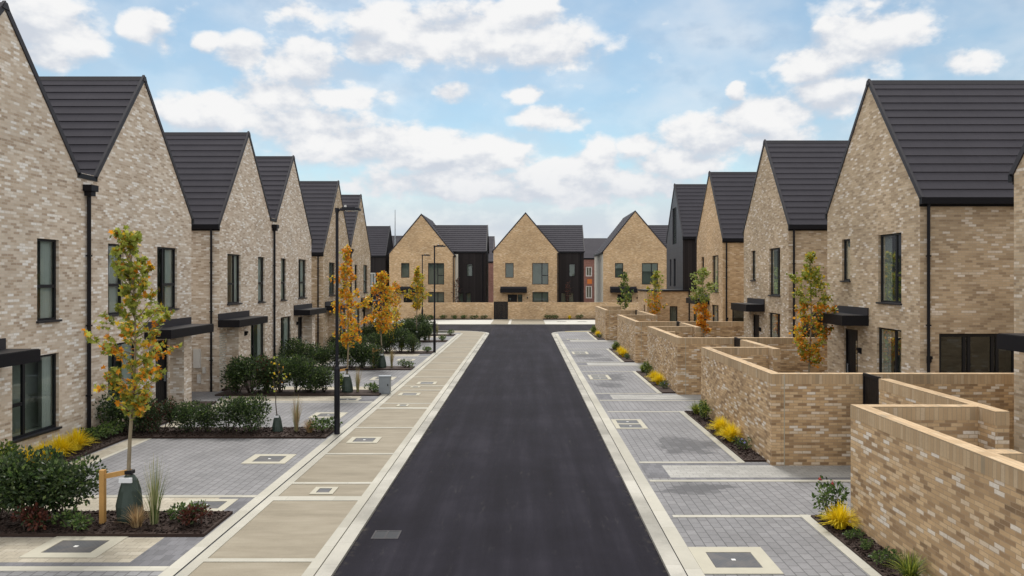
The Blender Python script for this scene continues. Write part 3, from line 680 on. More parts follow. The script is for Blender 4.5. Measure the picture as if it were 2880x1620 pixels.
def row_house(label, sgn, xf, yc, prof, kind, wallmat, depth=9.5, dz=0, z0=0, sidemat=None, patio=False, near_eave=True, far_eave=True, hopper_t=None, side_pipe=None, hide=(), group=None, lattice=False, meter=False, name='brick_house'):
    root = thing(name, label, 'house', (xf, yc, 0), 0, group); prof = [(a, b-.17) for a, b in prof]
    P = lambda t, z, d: (-sgn*d, t, z)
    t0, t1 = prof[0][0], prof[-1][0]
    PN = lambda t, z, d: (-sgn*t, t0+d, z)
    Rm = lambda a, t, z: (-sgn*a, t, z)
    wins = []; drs = []; can = None; pier = None
    if kind == 'first':
        wins = [((-2.2,-.85,3.25+dz,5.17+dz), (('v',.62),('h',.40,0,.62))), ((1.1,1.92,3.22+dz,5.15+dz), (('h',.42,0,1),)),
                ((.25,1.92,.62+dz,2.42+dz), (('v',.30),('h',.42,0,.30)))]
        drs = [(-1.55,-.72,.08,2.3)]; can = (-3.1,-.02); pier = (-2.25,-1.7)
    elif kind == 'second':
        wins = [((-1.92,-1.12,3.22+dz,5.17+dz), (('h',.42,0,1),)), ((.82,2.15,3.25+dz,5.2+dz), (('v',.38),('h',.40,.38,1))),
                ((-1.92,-.35,.62+dz,2.42+dz), (('v',.30),('h',.42,0,.30)))]
        drs = [(.72,1.55,.08,2.3)]; can = (.02,3.1); pier = (1.65,2.2)
    else:
        wins = [((-1.95,-.6,3.53,5.48), (('v',.33),('h',.40,0,.33))), ((1.3,1.92,4.15,5.48), ()),
                ((-1.95,-.5,.9,2.80), (('v',.33),))]
        drs = [(.75,1.75,.3,2.62)]; can = (.0,2.4)
    wins = [w for i, w in enumerate(wins) if i not in hide]
    holes = [w[0] for w in wins]+drs
    wm = MB(); wallface(wm, P, prof, holes, z0)
    sh = [(.5,2.55,.35,2.78)] if patio else []
    ze0, ze1 = prof[0][1], prof[-1][1]
    sm = sidemat or wallmat
    near = MB() if sidemat else wm
    wallface(near, PN, [(0, ze0), (depth, ze0)], sh, z0)
    wm.face([(0,t1,z0),(-sgn*depth,t1,z0),(-sgn*depth,t1,ze1),(0,t1,ze1)])
    PB = lambda t, z, d: (-sgn*depth, t, z)
    wallface(wm, PB, prof, [], z0)
    wm.build('wall', wallmat, root)
    if sidemat: near.build('side_wall', sidemat, root)
    for i, (h, bars) in enumerate(wins): window(root, P, h, bars, reveal_span=(.52,.97) if h[1]-h[0] < 1 else (.68,.97) if h[1]-h[0] < 1.6 else (.80,.97))
    for h in drs: door(root, P, h)
    if can:
        zc = (2.42, 2.68) if kind != 'det' else (2.80, 3.10)
        canopy(root, P, can[0], can[1], zc[0], zc[1], .8, .24)
        wall_lamp(root, P, (drs[0][0]-.22) if kind in ('det', 'second') else drs[0][1]+.3, 2.0+z0)
    if pier:
        q = MB(); pbox(q, P, pier[0], pier[1], z0, 2.415, -.45, -.001)
        q.build('porch_pier', wallmat, root)
    if lattice:
        q = MB()
        for i in range(4):
            for j in range(22):
                a = -3.0+.16*i+(.08 if j % 2 else 0); zz = .35+j*.085
                pbox(q, P, a, a+.09, zz, zz+.045, -.03, -.001)
        q.build('lattice_brickwork', 'concrete_light', root)
    if patio:
        window(root, PN, sh[0], (('v',.34),('v',.40),('v',.70),('v',.76)), sill=False, name='patio_door', fw=.09, dark=True)
        wall_lamp(root, PN, .22, 2.1)
    roof(root, Rm, 0, depth, prof, (True, True), (near_eave, far_eave))
    if hopper_t is not None:
        zz = ze1-.45; pipe(root, [(sgn*.075, hopper_t, zz), (sgn*.075, hopper_t, z0)], .05, (sgn*.10, hopper_t, zz))
    if side_pipe is not None:
        x = -sgn*side_pipe; y = t0-.085
        pipe(root, [(x, t0-.09, ze0-.18), (x, y, ze0-.3), (x, y, z0)], .042)
    if meter:
        q = MB(); q.box(-.92,-.68,t0-.12,t0-.002,.92,1.62); q.build('meter_box', 'white_plastic', root)
        q = MB(); q.box(-.80,-.68,t0-.08,t0-.002,.35,.68); q.box(-.60,-.50,t0-.08,t0-.002,.72,.95); q.build('socket_box', 'white_plastic', root)
    return root
XL = -11.3
row_house('pale brick gabled house nearest on the left, its roof cut off by the frame', 1, XL, 16.4, [(-3.2,6.45),(0,10.28),(2.67,7.08),(3.1,7.08)], 'first', 'brick_pale', far_eave=False, hopper_t=3.06, group='gabled houses along the left side')
row_house('pale brick gabled house joined to the nearest one, standing behind the big young tree', 1, XL, 22.4, [(-2.9,7.08),(-2.47,7.08),(0,10.28),(3.2,6.45)], 'second', 'brick_pale', near_eave=False, group='gabled houses along the left side')
row_house('third gabled house on the left with white meter box and lattice brickwork by its porch', 1, XL, 30.9, [(-2.95,6.42),(0,10.28),(2.6,7.1),(3.02,7.1)], 'first', 'brick_pale', far_eave=False, hopper_t=2.98, side_pipe=.27, lattice=True, meter=True, group='gabled houses along the left side')
row_house('fourth gabled house on the left, with its porch canopy towards the junction', 1, XL, 36.9, [(-2.98,7.1),(-2.55,7.1),(0,10.28),(3.1,6.5)], 'second', 'brick_pale', near_eave=False, group='gabled houses along the left side')
row_house('fifth gabled house on the left, just left of the nearest lamp post top', 1, XL, 45.8, [(-3.45,5.9),(0,10.22),(2.85,6.6),(3.1,6.6)], 'first', 'brick_buff', far_eave=False, hopper_t=3.0, side_pipe=.27, group='gabled houses along the left side')
row_house('last and smallest looking gabled house of the left row, nearest the junction', 1, XL, 52.1, [(-3.2,6.6),(-2.95,6.6),(0,10.1),(3.2,6.22)], 'second', 'brick_buff', near_eave=False, group='gabled houses along the left side')
XR = 10.3
rp = [(-2.92,6.52),(0,10.22),(3.1,6.62)]
row_house('detached gabled house at the right frame edge, only its corner and canopy showing', -1, XR, 12.8, rp, 'det', 'brick_buff', depth=9.5, z0=0, side_pipe=.18, group='detached gabled houses along the right side')
row_house('large detached gabled house on the right with dark patio doors in its side wall', -1, XR, 22.6, rp, 'det', 'brick_buff', depth=12, patio=True, side_pipe=.18, group='detached gabled houses along the right side')
row_house('second detached gabled house on the right, behind the tallest garden tree', -1, XR, 32.4, rp, 'det', 'brick_buff', depth=10, patio=True, side_pipe=.18, group='detached gabled houses along the right side')
row_house('third detached gabled house on the right, beside the dark clad house', -1, XR, 42.1, [(-2.8,6.52),(0,10.25),(3.1,6.75)], 'det', 'brick_gold', depth=10, patio=True, side_pipe=.18, group='detached gabled houses along the right side')
# dark clad house
def dark_house():
    root = thing('clad_house', 'dark grey clad gabled house over a brick ground floor on the right', 'house', (XR, 51.9, 0))
    prof = [(-2.7,7.0),(0,10.63),(2.9,7.05)]
    P = lambda t, z, d: (d, t, z); PN = lambda t, z, d: (t, -2.7+d, z); Rm = lambda a, t, z: (a, t, z)
    hs = [(-.6,.75,6.6,9.1), (-.35,.35,3.7,5.6), (1.2,1.7,3.7,5.6)]
    w = MB(); wallface(w, P, prof, hs, 3.45); w.build('wall', 'grey_cladding', root)
    w = MB(); wallface(w, PN, [(0,7.0),(9,7.0)], [], 3.45); w.build('side_wall', 'dark_cladding', root)
    w = MB(); w.face([(0,2.9,3.4),(9,2.9,3.4),(9,2.9,7.05),(0,2.9,7.05)]); w.build('side_wall', 'dark_cladding', root)
    for h in hs: window(root, P, h, (('v',.5),) if h[1]-h[0] > 1 else (), sill=False)
    # brick ground floor projecting to the street
    b = MB()
    PF = lambda t, z, d: (-2.4+d, t, z); PS = lambda t, z, d: (t, -3.2+d, z)
    h1 = (-2.35,-1.75,.6,2.5); h2 = (-.95,-.45,.8,2.45); h3 = (.6,1.15,.8,2.4)
    wallface(b, PF, [(-3.2,3.4),(.6,3.4)], [h1], 0); wallface(b, PS, [(-2.4,3.4),(9,3.4)], [h2, h3], 0)
    b.face([(-2.4,.6,0),(0,.6,0),(0,.6,3.4),(-2.4,.6,3.4)]); b.face([(0,.6,0),(0,2.9,0),(0,2.9,3.45),(0,.6,3.45)])
    b.face([(-2.4,-3.2,3.4),(9,-3.2,3.4),(9,.6,3.4),(-2.4,.6,3.4)]); b.build('ground_floor', 'brick_gold', root)
    window(root, PF, h1); window(root, PS, h2); window(root, PS, h3)
    c = MB(); c.box(-2.48,9,-3.28,.68,3.40,3.5); c.build('parapet_trim', 'black_metal', root)
    roof(root, Rm, 0, 9, prof, (True, True))
    pipe(root, [(.3,-3.26,3.4),(.3,-3.26,.1)], .045)
dark_house()
# far houses facing the camera
def far_house(label, x0, y0, eL, ap, eR, wing=True, blinds=False, leftmat=None, hl=3.44, hr=3.5, wend=6.35):
    root = thing('brick_house', label, 'house', (x0, y0, 0), 0, 'gabled houses across the junction'); eL -= .15; ap -= .15; eR -= .15
    P = lambda t, z, d: (t, d, z); Rm = lambda a, t, z: (t, a, z)
    prof = [(-hl, eL), (0, ap), (hr, eR)]; dep = 10
    h = [((-2.17,-1.28,4.35,5.92), ()), ((.72,2.45,3.62,5.92), (('v',.60),('h',.42,.60,1))), ((.74,2.45,.9,2.82), (('v',.60),)), ]
    dr = (-1.9,-.9,.1,2.55); sw = (-.85,-.35,.9,2.55)
    w = MB(); wallface(w, P, prof, [q[0] for q in h]+[dr, sw], 0)
    lw = MB() if leftmat else w
    lw.face([(-hl,0,0),(-hl,dep,0),(-hl,dep,eL),(-hl,0,eL)]); w.face([(hr,0,0),(hr,dep,0),(hr,dep,eR),(hr,0,eR)])
    wallface(w, lambda t, z, d: (t, dep, z), prof, [], 0); w.build('wall', 'brick_gold', root)
    if leftmat: lw.build('side_wall', leftmat, root)
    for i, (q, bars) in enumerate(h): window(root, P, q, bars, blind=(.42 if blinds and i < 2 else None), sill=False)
    window(root, P, sw, (), sill=False); door(root, P, dr)
    canopy(root, P, -2.7, .14, 2.75, 3.2, .8, .2); wall_lamp(root, P, .2, 2.2)
    roof(root, Rm, 0, dep, prof, (True, False), (True, True))
    if wing:
        wx0, wx1, wy, wd = (hr, wend, 1.3, 3.0); e2, r2 = 7.25, 10.2
        PW = lambda t, z, d: (t, wy+d, z)
        hh = [(4.75,5.4,4.5,5.85), (3.85,4.4,.9,2.7), (4.7,5.25,.9,2.7)]
        w = MB(); wallface(w, PW, [(wx0, e2), (wx1, e2)], hh, 0)
        w.face([(wx1,wy,0),(wx1,wy+2*wd,0),(wx1,wy+2*wd,e2),(wx1,wy+wd,r2),(wx1,wy,e2)]); w.build('wing_wall', 'dark_cladding', root)
        for q in hh: window(root, PW, q, (), sill=False)
        tm = MB(); RW = lambda a, t, z: (a, t, z)
        ro = roof(root, RW, .6, wx1+.05, [(wy, e2), (wy+wd, r2), (wy+2*wd, e2)], (False, True), (False, False), 'wing_roof')
        g = MB(); g.box(hr+.16, wx1+.05, wy-.12, wy-.002, e2-.2, e2-.03); g.build('gutter', 'black_metal', root)
        pipe(root, [(wx1-.35, wy-.06, e2-.2), (wx1-.35, wy-.06, .1)], .05)
    pipe(root, [(hr-.06, -.06, eR-.1), (hr-.06, -.06, .1)], .045)
    return root
fh = far_house('golden brick gabled house across the junction, left of three, behind the second lamp post', -11.09, 81, 7.1, 11.25, 6.95, wend=6.85)
q = MB(); q.box(3.55, 3.85, .9, 1.25, 0, 6.9); q.build('pale_pilaster', 'white_render', fh)
far_house('golden brick gabled house across the junction in the middle, straight above the road end', .09, 81, 7.4, 11.4, 7.25)
far_house('golden brick gabled house across the junction, right of three, with a pale rendered side wall', 11.85, 81, 7.3, 11.6, 7.5, True, True, 'white_render')
def plain_house(name, label, x0, x1, y0, dep, e, r, wallmat, wins=(), frame='frame_metal', panel=None, roofmat=None):
    root = thing(name, label, 'house', (x0, y0, 0))
    W = x1-x0; P = lambda t, z, d: (t, d, z); Rm = lambda a, t, z: (a, t, z)
    w = MB(); wallface(w, P, [(0, e), (W, e)], list(wins), 0)
    for x in (0, W): w.face([(x,0,0),(x,dep,0),(x,dep,e),(x,dep/2,r),(x,0,e)])
    w.face([(0,dep,0),(W,dep,0),(W,dep,e),(0,dep,e)]); w.build('wall', wallmat, root)
    for h in wins: window(root, P, h, (('v',.5),), sill=False, frame_mat=frame, fw=.13)
    if panel: q = MB(); pbox(q, P, *panel, -.02, -.001); q.build('infill_panel', 'orange_panel', root)
    roof(root, Rm, 0, W, [(0, e), (dep/2, r), (dep, e)], (True, True))
    return root
plain_house('clad_house', 'dark clad house with white framed window behind the last left row house', -27, -15.1, 82, 5.2, 6.8, 10.05, 'dark_cladding', [(10.0,10.8,3.4,4.9)], 'white_plastic')
plain_house('background_house', 'red brick house with grey roof glimpsed between the left and middle far houses', -14, -4.6, 110, 9, 6.8, 10.6, 'brick_red', [(7.6,8.5,3.4,5.2)], 'white_plastic')
plain_house('background_house', 'red brick house with white windows and orange panel glimpsed right of the middle far house', 6.5, 16, 110, 9, 7.3, 10.3, 'brick_red', [(2.4,3.3,4.6,6.0),(2.4,3.3,1.4,3.2)], 'white_plastic', (2.6,3.3,3.5,4.2))
plain_house('background_house', 'grey roofed house top showing behind the left far house near the thin mast', -30, -16.5, 112, 9, 6.8, 10.8, 'brick_red')
plain_house('background_house', 'grey roofed house behind the right far house, partly hidden by the dark clad house', 19, 30, 96, 8, 7.3, 11.2, 'brick_red')
q = MB(); q.tube([(-19.05,111,10),(-19.05,111,14.4)], [.09,.04], 6); q.tube([(-19.05,111,0),(-19.05,111,10)], .11, 6)
tag(q.build('antenna_mast', 'galvanised'), 'thin pale antenna mast above the roofs left of the far houses', 'mast')

# ------------------------------------------------------------ garden walls
T = .225; CO = .225
def wall_seg(w, c, x0, x1, y0, y1, top):
    w.box(x0, x1, y0, y1, 0, top-CO)
    c.box(x0-.003, x1+.003, y0-.003, y1+.003, top-CO, top)
def garden(k, n, f, label, div=True):
    t = thing('garden_wall', label, 'wall', (WX, n, 0), 0, 'brick garden walls on the right')
    w = MB(); c = MB(); top = 2.09; L = f-n
    wall_seg(w, c, 0, T, 0, L, top)
    if k:                                   # cross wall with a gate opening
        wall_seg(w, c, T+.004, 12-WX, 0, T, top)
    wall_seg(w, c, T+.004, 7.50-WX, L-T, L, top)   # far return
    if div: wall_seg(w, c, 7.504-WX, 7.504-WX+T, L-T-.45, PLOTS[k+1][0]-n-.80, top)
    for s in ((.45,) if k else (.45,)):
        wall_seg(w, c, T+.004, T+.32, L*.5-.22, L*.5+.0, top)
    w.build('brickwork', 'brick_garden', t); c.build('coping', 'brick_coping', t)
    if k:
        j = MB(); j.box(T+.05, T+.068, -.004, 0.02, 0, top-.01); j.build('movement_joint', 'surround_concrete', t)
    if k:
        g = thing('garden_gate', ['', 'black metal gate in the nearest cross wall, under the big right house', 'black metal gate in the second cross wall, seen as a small dark post', 'black garden gate in the third cross wall from the camera', 'black garden gate in the farthest cross wall on the right'][k], 'gate', (7.56, n-.775, 0), R(90), 'black garden gates')
        q = MB(); q.box(0,.05,0,.05,.05,2.12); q.box(.70,.75,0,.05,.05,2.12); q.box(.05,.70,0,.05,.05,.12); q.box(.05,.70,0,.05,2.05,2.12); q.build('frame', 'black_metal', g)
        q = MB()
        for i in range(8): q.box(.052+i*.081, .052+i*.081+.076, .01, .035, .12, 2.05)
        q.build('board_panel', 'door_black', g)
        q = MB(); q.box(.60,.65,-.05,-.002,1.0,1.12); q.build('handle', 'galvanised', g)
wl = ['brick garden wall in the bottom right corner, nearest the camera', 'second brick garden wall on the right, with yellow grass clumps along its foot', 'third brick garden wall on the right, in the middle of the receding row', 'fourth brick garden wall on the right, last but one before the junction', 'farthest brick garden wall of the right row, at the junction corner']
for k, (n, f) in enumerate(PLOTS): garden(k, n, f, wl[k], div=k < 4)
def front_wall(label, x0, x1, top, name='garden_wall'):
    t = thing(name, label, 'wall', (x0, 78, 0), 0, 'front garden walls across the junction')
    w = MB(); c = MB(); wall_seg(w, c, 0, x1-x0, 0, T, top); w.build('brickwork', 'brick_gold', t); c.build('coping', 'brick_gold', t)
front_wall('long low brick front wall across the junction, left of the black gate', -14, -3.2, 1.78)
front_wall('brick front wall panel directly right of the black gate across the junction', -1.72, 2.2, 1.82)
front_wall('long brick front wall across the junction running right behind the garden walls', 2.205, 24, 1.80)
g = thing('garden_gate', 'black boarded gate in the front wall across the junction', 'gate', (-3.19, 78.05, 0), 0, 'black garden gates')
q = MB(); q.box(0,.06,0,.06,.05,1.88); q.box(1.39,1.45,0,.06,.05,1.88); q.box(.06,1.39,0,.06,1.8,1.88); q.box(.06,1.39,0,.06,.05,.13); q.build('frame', 'black_metal', g)
q = MB()
for i in range(10): q.box(.062+i*.1326, .062+i*.1326+.126, .01, .04, .13, 1.8)
q.build('board_panel', 'door_black', g)

# ------------------------------------------------------------ lamp posts and cabinet
def lamp_post(x, y, label, h=6.08, rz=0):
    t = thing('street_lamp', label, 'street lamp', (x, y, 0), rz, 'black street lamps on the left')
    q = MB(); q.tube([(0,0,0),(0,0,1.80),(0,0,1.86)], [.075,.075,.05], 14); 
    o = q.build('base_column', 'pole_paint', t)
    q = MB(); q.box(-.035,.035,-.079,-.074,.5,1.1); q.build('access_door', 'black_metal', o)
    q = MB(); q.tube([(0,0,1.86),(0,0,h-.08)], [.046,.040], 12); q.build('pole', 'pole_paint', t)
    q = MB(); q.tube([(0,0,h-.1),(0,0,h+.02)], [.055,.055], 12); q.tube([(0,0,h-.04),(.12,0,h-.02)], .03, 8)
    q.box(.10,.62,-.11,.11,h-.05,h+.01); q.box(.14,.5,-.08,.08,h+.01,h+.04); hd = q.build('lamp_head', 'pole_paint', t)
    q = MB(); q.box(.24,.58,-.085,.085,h-.062,h-.051); q.build('lens', 'lens_glass', hd)
    q = MB(); q.tube([(.22,0,h+.04),(.22,0,h+.10)], [.035,.03], 10); q.build('photocell', 'white_plastic', hd)
lamp_post(-5.02, 20.2, 'tall black street lamp nearest the camera, standing at the end of the second hedge bed')
lamp_post(-5.1, 42.7, 'black street lamp farther down the left pavement, in front of the far left house')
lamp_post(-8.0, 59.0, 'most distant black street lamp, its pole rising behind a small yellow tree')
t = thing('utility_cabinet', 'small grey metal utility cabinet at the left edge of the footpath', 'cabinet', (-5.05, 27.3, Z1))
q = MB(); q.box(-.2,.2,-.12,.12,.03,.62); q.box(-.18,.18,-.10,.10,0,.03); q.build('body', 'galvanised', t)
q = MB(); q.box(-.22,.22,-.14,.14,.621,.66); q.build('top_cap', 'galvanised', t)
q = MB(); q.box(-.18,.18,-.135,-.121,.06,.59); dd = q.build('door', 'galvanised', t)
q = MB(); q.box(.11,.14,-.15,-.136,.3,.38); q.build('handle', 'black_metal', dd)

# ------------------------------------------------------------ vegetation
def rv(): 
    while True:
        v = Vector((random.uniform(-1,1), random.uniform(-1,1), random.uniform(-1,1)))
        if .01 < v.length < 1: return v.normalized()
def add_leaf(mb, p, s, mat, d=None, n=None, asp=.6):
    d = (d or rv()).normalized(); n = (n or rv()); sd_ = d.cross(n)
    if sd_.length < .05: sd_ = d.orthogonal()
    sd_ = sd_.normalized()*s*asp*.5; up = d.cross(sd_).normalized()*s*.12
    p = Vector(p); a = p; b = p+d*s*.5+sd_+up; c = p+d*s; e = p+d*s*.5-sd_+up
    i = len(mb.v); mb.v += [tuple(a), tuple(b), tuple(c), tuple(e)]; k = mb.mi(mat)
    mb.f.append((i,i+1,i+2)); mb.f.append((i,i+2,i+3)); mb.m += [k, k]
def maple(mb, p, s, mat):
    """five-lobed leaf as one fan"""
    d = (rv()+Vector((0,0,-.5))).normalized(); u = d.orthogonal().normalized(); u.rotate(Matrix.Rotation(random.uniform(0,6.28), 3, d)); w = d.cross(u)
    n = rv(); p = Vector(p); u = (d*.6+u*.4).normalized(); 
    ring = []
    for k in range(9):
        a = -2.2+4.4*k/8; r = s*(.55 if k % 2 == 0 else .30)*(1.15 if k == 4 else 1)
        ring.append(p+u*(math.cos(a)*r+s*.1)+w*(math.sin(a)*r)+d.cross(w)*0+n*s*.05*random.uniform(-1,1))
    i = len(mb.v); mb.v += [tuple(p-u*s*.12)]+[tuple(q) for q in ring]; kk = mb.mi(mat)
    for k in range(8): mb.f.append((i,i+1+k,i+2+k)); mb.m.append(kk)
def tree(label, x, y, H, zc, prof, nleaf, leaf_s, colour, group='young street trees', lean=(0,0), trunk_r=.04, bark='bark', bag=True, stake=True, z0=Z1, seed=0, name='young_tree', nb=30, fine=False, bags=.85):
    random.seed(seed)
    t = thing(name, label, 'tree', (x, y, z0), 0, group)
    m = MB(); k = 10; pts = []
    for i in range(k+1):
        f = i/k; pts.append((lean[0]*math.sin(f*3.1)+.04*math.sin(f*7+seed), lean[1]*f+.03*math.cos(f*6+seed), f*H*.97))
    rad = [trunk_r*(1-.85*(i/k)) for i in range(k+1)]; m.tube(pts, rad, 8)
    def axis(z):
        f = max(0, min(1, z/(H*.97)))*k; i = min(k-1, int(f)); a, b = Vector(pts[i]), Vector(pts[i+1]); return a+(b-a)*(f-i)
    def rad_at(f):
        for (a, ra), (b, rb) in zip(prof, prof[1:]):
            if a <= f <= b: return ra+(rb-ra)*(f-a)/(b-a)
        return prof[-1][1]
    tips = []
    for i in range(nb):
        f = (i+random.random())/nb; z = zc+(H-zc)*f*.97; a = axis(max(z-.25, zc-.1)); r = rad_at(f)*random.uniform(.45, 1.3)
        ang = i*2.4+random.uniform(-.5,.5)
        e = axis(z)+Vector((math.cos(ang)*r, math.sin(ang)*r, random.uniform(.0,.25)))
        mid = a.lerp(e, .5)+Vector((0,0,-.03))
        m.tube([a, mid, e], [.012,.008,.003], 5); tips.append((a, mid, e, f))
        for j in range(2):
            s = mid.lerp(e, random.random()); e2 = s+Vector((random.uniform(-1,1), random.uniform(-1,1), random.uniform(-.2,.8)))*r*.4
            m.tube([s, e2], [.005,.002], 4); tips.append((s, s.lerp(e2, .5), e2, f))
    m.build('trunk', bark, t, smooth=True)
    c = MB(); fn = maple if fine else (lambda mb, p, s, mt: add_leaf(mb, p, s, mt, asp=.85))
    for i in range(nleaf):
        a, b, e, f = random.choice(tips); q = random.random()**.6
        p = (a.lerp(b, q*2) if q < .5 else b.lerp(e, q*2-1))+rv()*random.uniform(0, .10 if fine else .15)
        fz = (p.z-zc)/(H-zc)
        fn(c, p, leaf_s*random.uniform(.6, 1.2), colour(fz, random.random()))
    c.build('crown', None, t)
    if bag: 
        b = MB(); prof2 = [(.0,.20),(.12,.23),(.3,.22),(.55,.17),(.72,.12),(.80,.07)]; n = 14; rings = []
        for z, r in prof2:
            rings.append([(math.cos(6.283*i/n)*r*(1+.13*math.sin(2.1*i+z*9)), math.sin(6.283*i/n)*r*.8*(1+.13*math.cos(1.7*i+z*7)), z) for i in range(n)])
        for r0, r1 in zip(rings, rings[1:]):
            for i in range(n): b.face([r0[i], r0[(i+1) % n], r1[(i+1) % n], r1[i]])
        b.face(rings[0]); b.face(rings[-1])
        w = tag(b.build('watering_bag', 'bag_green', None, (x, y, z0), smooth=True), 'green watering bag round the trunk of the '+bag, 'watering bag', 'green watering bags')
        w.scale = (bags, bags, bags*1.05)
        q = MB(); q.box(-.11,.11,-.155,-.125,.70,.78); q.build('tag_strap', 'strap_white', w)
    if stake:
        s = thing('tree_stake', 'timber stake with cross rail tied to the '+stake, 'stake', (x, y, z0), 0, 'timber tree stakes')
        q = MB(); q.box(-.40,-.32,-.22,-.14,0,.95); q.build('post', 'timber', s)
        q = MB(); q.box(-.32,.02,-.19,-.15,.80,.88, P=lambda a, b_, c_: (a, b_+(a+.32)*.5, c_+(a+.32)*.12)); q.build('cross_rail', 'timber', s)
        q = MB(); q.box(-.06,.06,-.06,.06,.84,.90); q.build('tie', 'black_metal', s)
    return t
mixA = lambda f, r: ('leaf_green' if r < .82 else 'leaf_yellow' if r < .92 else 'leaf_orange') if f > .5 else ('leaf_green' if r < .60 else 'leaf_yellow' if r < .76 else 'leaf_orange')
mixO = lambda f, r: 'leaf_green' if r < .12 else 'leaf_yellow' if r < .55 else 'leaf_orange'
mixY = lambda f, r: 'leaf_green' if r < .4 else 'leaf_yellow' if r < .9 else 'leaf_orange'
mixR = lambda f, r: ('leaf_green' if r < .8 else 'leaf_yellow') if f > .55 else ('leaf_green' if r < .35 else 'leaf_yellow' if r < .55 else 'leaf_orange')
mixG = lambda f, r: ('leaf_lime' if r < .6 else 'leaf_green') if f > .45 else ('leaf_orange' if r < .75 else 'leaf_yellow')
tree('large young maple with green and orange leaves beside the timber stake, nearest on the left', -6.72, 12.85, 5.05, 1.85, [(0,.28),(.12,.48),(.28,.70),(.42,.66),(.55,.36),(.7,.26),(.88,.22),(1,.08)], 2500, .10, mixA, bag='nearest young maple', stake='nearest young maple', seed=3, lean=(.05,.0), fine=True, nb=50, bags=.98)
tree('orange and yellow young maple just right of the nearest lamp post', -6.44, 27.4, 5.2, 1.7, [(0,.3),(.2,.55),(.45,.6),(.65,.42),(.85,.22),(1,.08)], 1500, .12, mixO, bag='orange maple by the nearest lamp post', stake='orange maple by the nearest lamp post', seed=5)
tree('broad deep orange young maple between the two lamp posts', -6.62, 35.0, 4.55, 1.75, [(0,.35),(.3,.68),(.6,.6),(.85,.3),(1,.1)], 1500, .13, mixO, bag='broad orange maple', stake='broad orange maple', seed=8)
tree('yellow green young tree immediately left of the second lamp post', -7.15, 50.2, 4.9, 2.2, [(0,.35),(.3,.72),(.6,.6),(.85,.25),(1,.08)], 1200, .15, mixY, bag='yellow green tree by the second lamp post', stake=False, seed=9)
tree('short yellow tree in the dark shrubs left of the second lamp post', -7.6, 42.6, 2.7, .6, [(0,.3),(.4,.55),(.8,.4),(1,.15)], 500, .13, mixY, bag=False, stake=False, seed=10)
tree('slim yellow tree beside the last house of the left row', -8.6, 50.3, 4.0, 1.4, [(0,.3),(.4,.5),(.8,.35),(1,.12)], 500, .15, mixO, bag=False, stake=False, seed=12)
tree('bare thin sapling with a green bag, left of the nearest lamp post', -6.65, 20.3, 2.1, 1.2, [(0,.2),(.5,.3),(1,.1)], 28, .09, mixY, bag='bare sapling in the second bed', stake=False, seed=14, trunk_r=.02, bark='dark_bark', nb=8, bags=.6)
tree('tall garden tree green above and orange below, in front of the large right house', 9.15, 24.2, 4.95, 1.55, [(0,.42),(.25,.55),(.5,.6),(.75,.62),(.9,.4),(1,.15)], 3200, .10, mixR, bag=False, stake=False, seed=16, group='garden trees on the right', z0=0)
tree('garden tree with pale green top and orange foot, third garden on the right', 8.55, 36.2, 4.7, 1.75, [(0,.3),(.25,.35),(.45,.3),(.6,.55),(.8,.6),(1,.25)], 1800, .12, mixG, bag=False, stake=False, seed=18, group='garden trees on the right', z0=0)
tree('slim garden tree turning orange in front of the right far house', 8.28, 48.0, 4.75, 2.0, [(0,.35),(.3,.5),(.6,.42),(.85,.3),(1,.15)], 700, .15, lambda f, r: ('leaf_green' if r < .8 else 'leaf_yellow') if f > .5 else ('leaf_orange' if r < .4 else 'leaf_green' if r < .7 else 'leaf_yellow'), bag=False, stake=False, seed=20, group='garden trees on the right', z0=0)
tree('small all green garden tree near the canopy of the right far house', 7.55, 57.0, 4.75, 2.0, [(0,.3),(.3,.55),(.6,.45),(.85,.25),(1,.1)], 700, .16, lambda f, r: 'leaf_mid' if r < .7 else 'leaf_green', bag=False, stake=False, seed=22, group='garden trees on the right', z0=0)
tree('reddish small tree against the dark wing of the left far house', -7.2, 80.2, 4.3, 1.6, [(0,.3),(.5,.5),(1,.2)], 130, .16, lambda f, r: 'leaf_russet', bag=False, stake=False, seed=24, group='small trees across the junction', z0=0, bark='dark_bark')
tree('reddish small tree against the dark wing of the middle far house', 4.6, 80.2, 3.9, 1.6, [(0,.3),(.5,.5),(1,.2)], 130, .16, lambda f, r: 'leaf_russet', bag=False, stake=False, seed=25, group='small trees across the junction', z0=0, bark='dark_bark')

# shrub prototypes: stems + leaf mass as two meshes each
def shrub_meshes(seed, w, d, h, n, s, mats, lumps=7, stems=True, flowers=None):
    random.seed(seed); c = MB(); m = MB(); L = []
    for i in range(lumps):
        a = random.uniform(0,6.28); q = random.random()**.5*.62
        L.append(Vector((math.cos(a)*q*w, math.sin(a)*q*d, h*random.uniform(.35,.78))))
    for l in L:
        m.tube([(l.x*.2, l.y*.2, 0), (l.x*.7, l.y*.7, l.z*.5), tuple(l)], [.014,.010,.004], 5)
    for i in range(n):
        l = random.choice(L); v = rv(); r = random.random()**.45
        p = Vector((l.x+v.x*r*w*.48, l.y+v.y*r*d*.48, l.z+v.z*r*h*.36))
        if p.z < .03: p.z = random.uniform(.03,.15)
        mt = mats[0] if random.random() < .76 or len(mats) < 2 else mats[1]
        add_leaf(c, p, s*random.uniform(.6,1.3), mt, (v+rv()*.8+Vector((0,0,.3))))
    for i in range(flowers[1] if flowers else 0):
        l = random.choice(L); v = rv(); v.z = abs(v.z); p = Vector((l.x+v.x*w*.5, l.y+v.y*d*.5, l.z+v.z*h*.38))
        for j in range(7): add_leaf(c, p, .045, flowers[0])
    return m.mesh('stems', 'dark_bark', True), c.mesh('foliage')
SH = {}
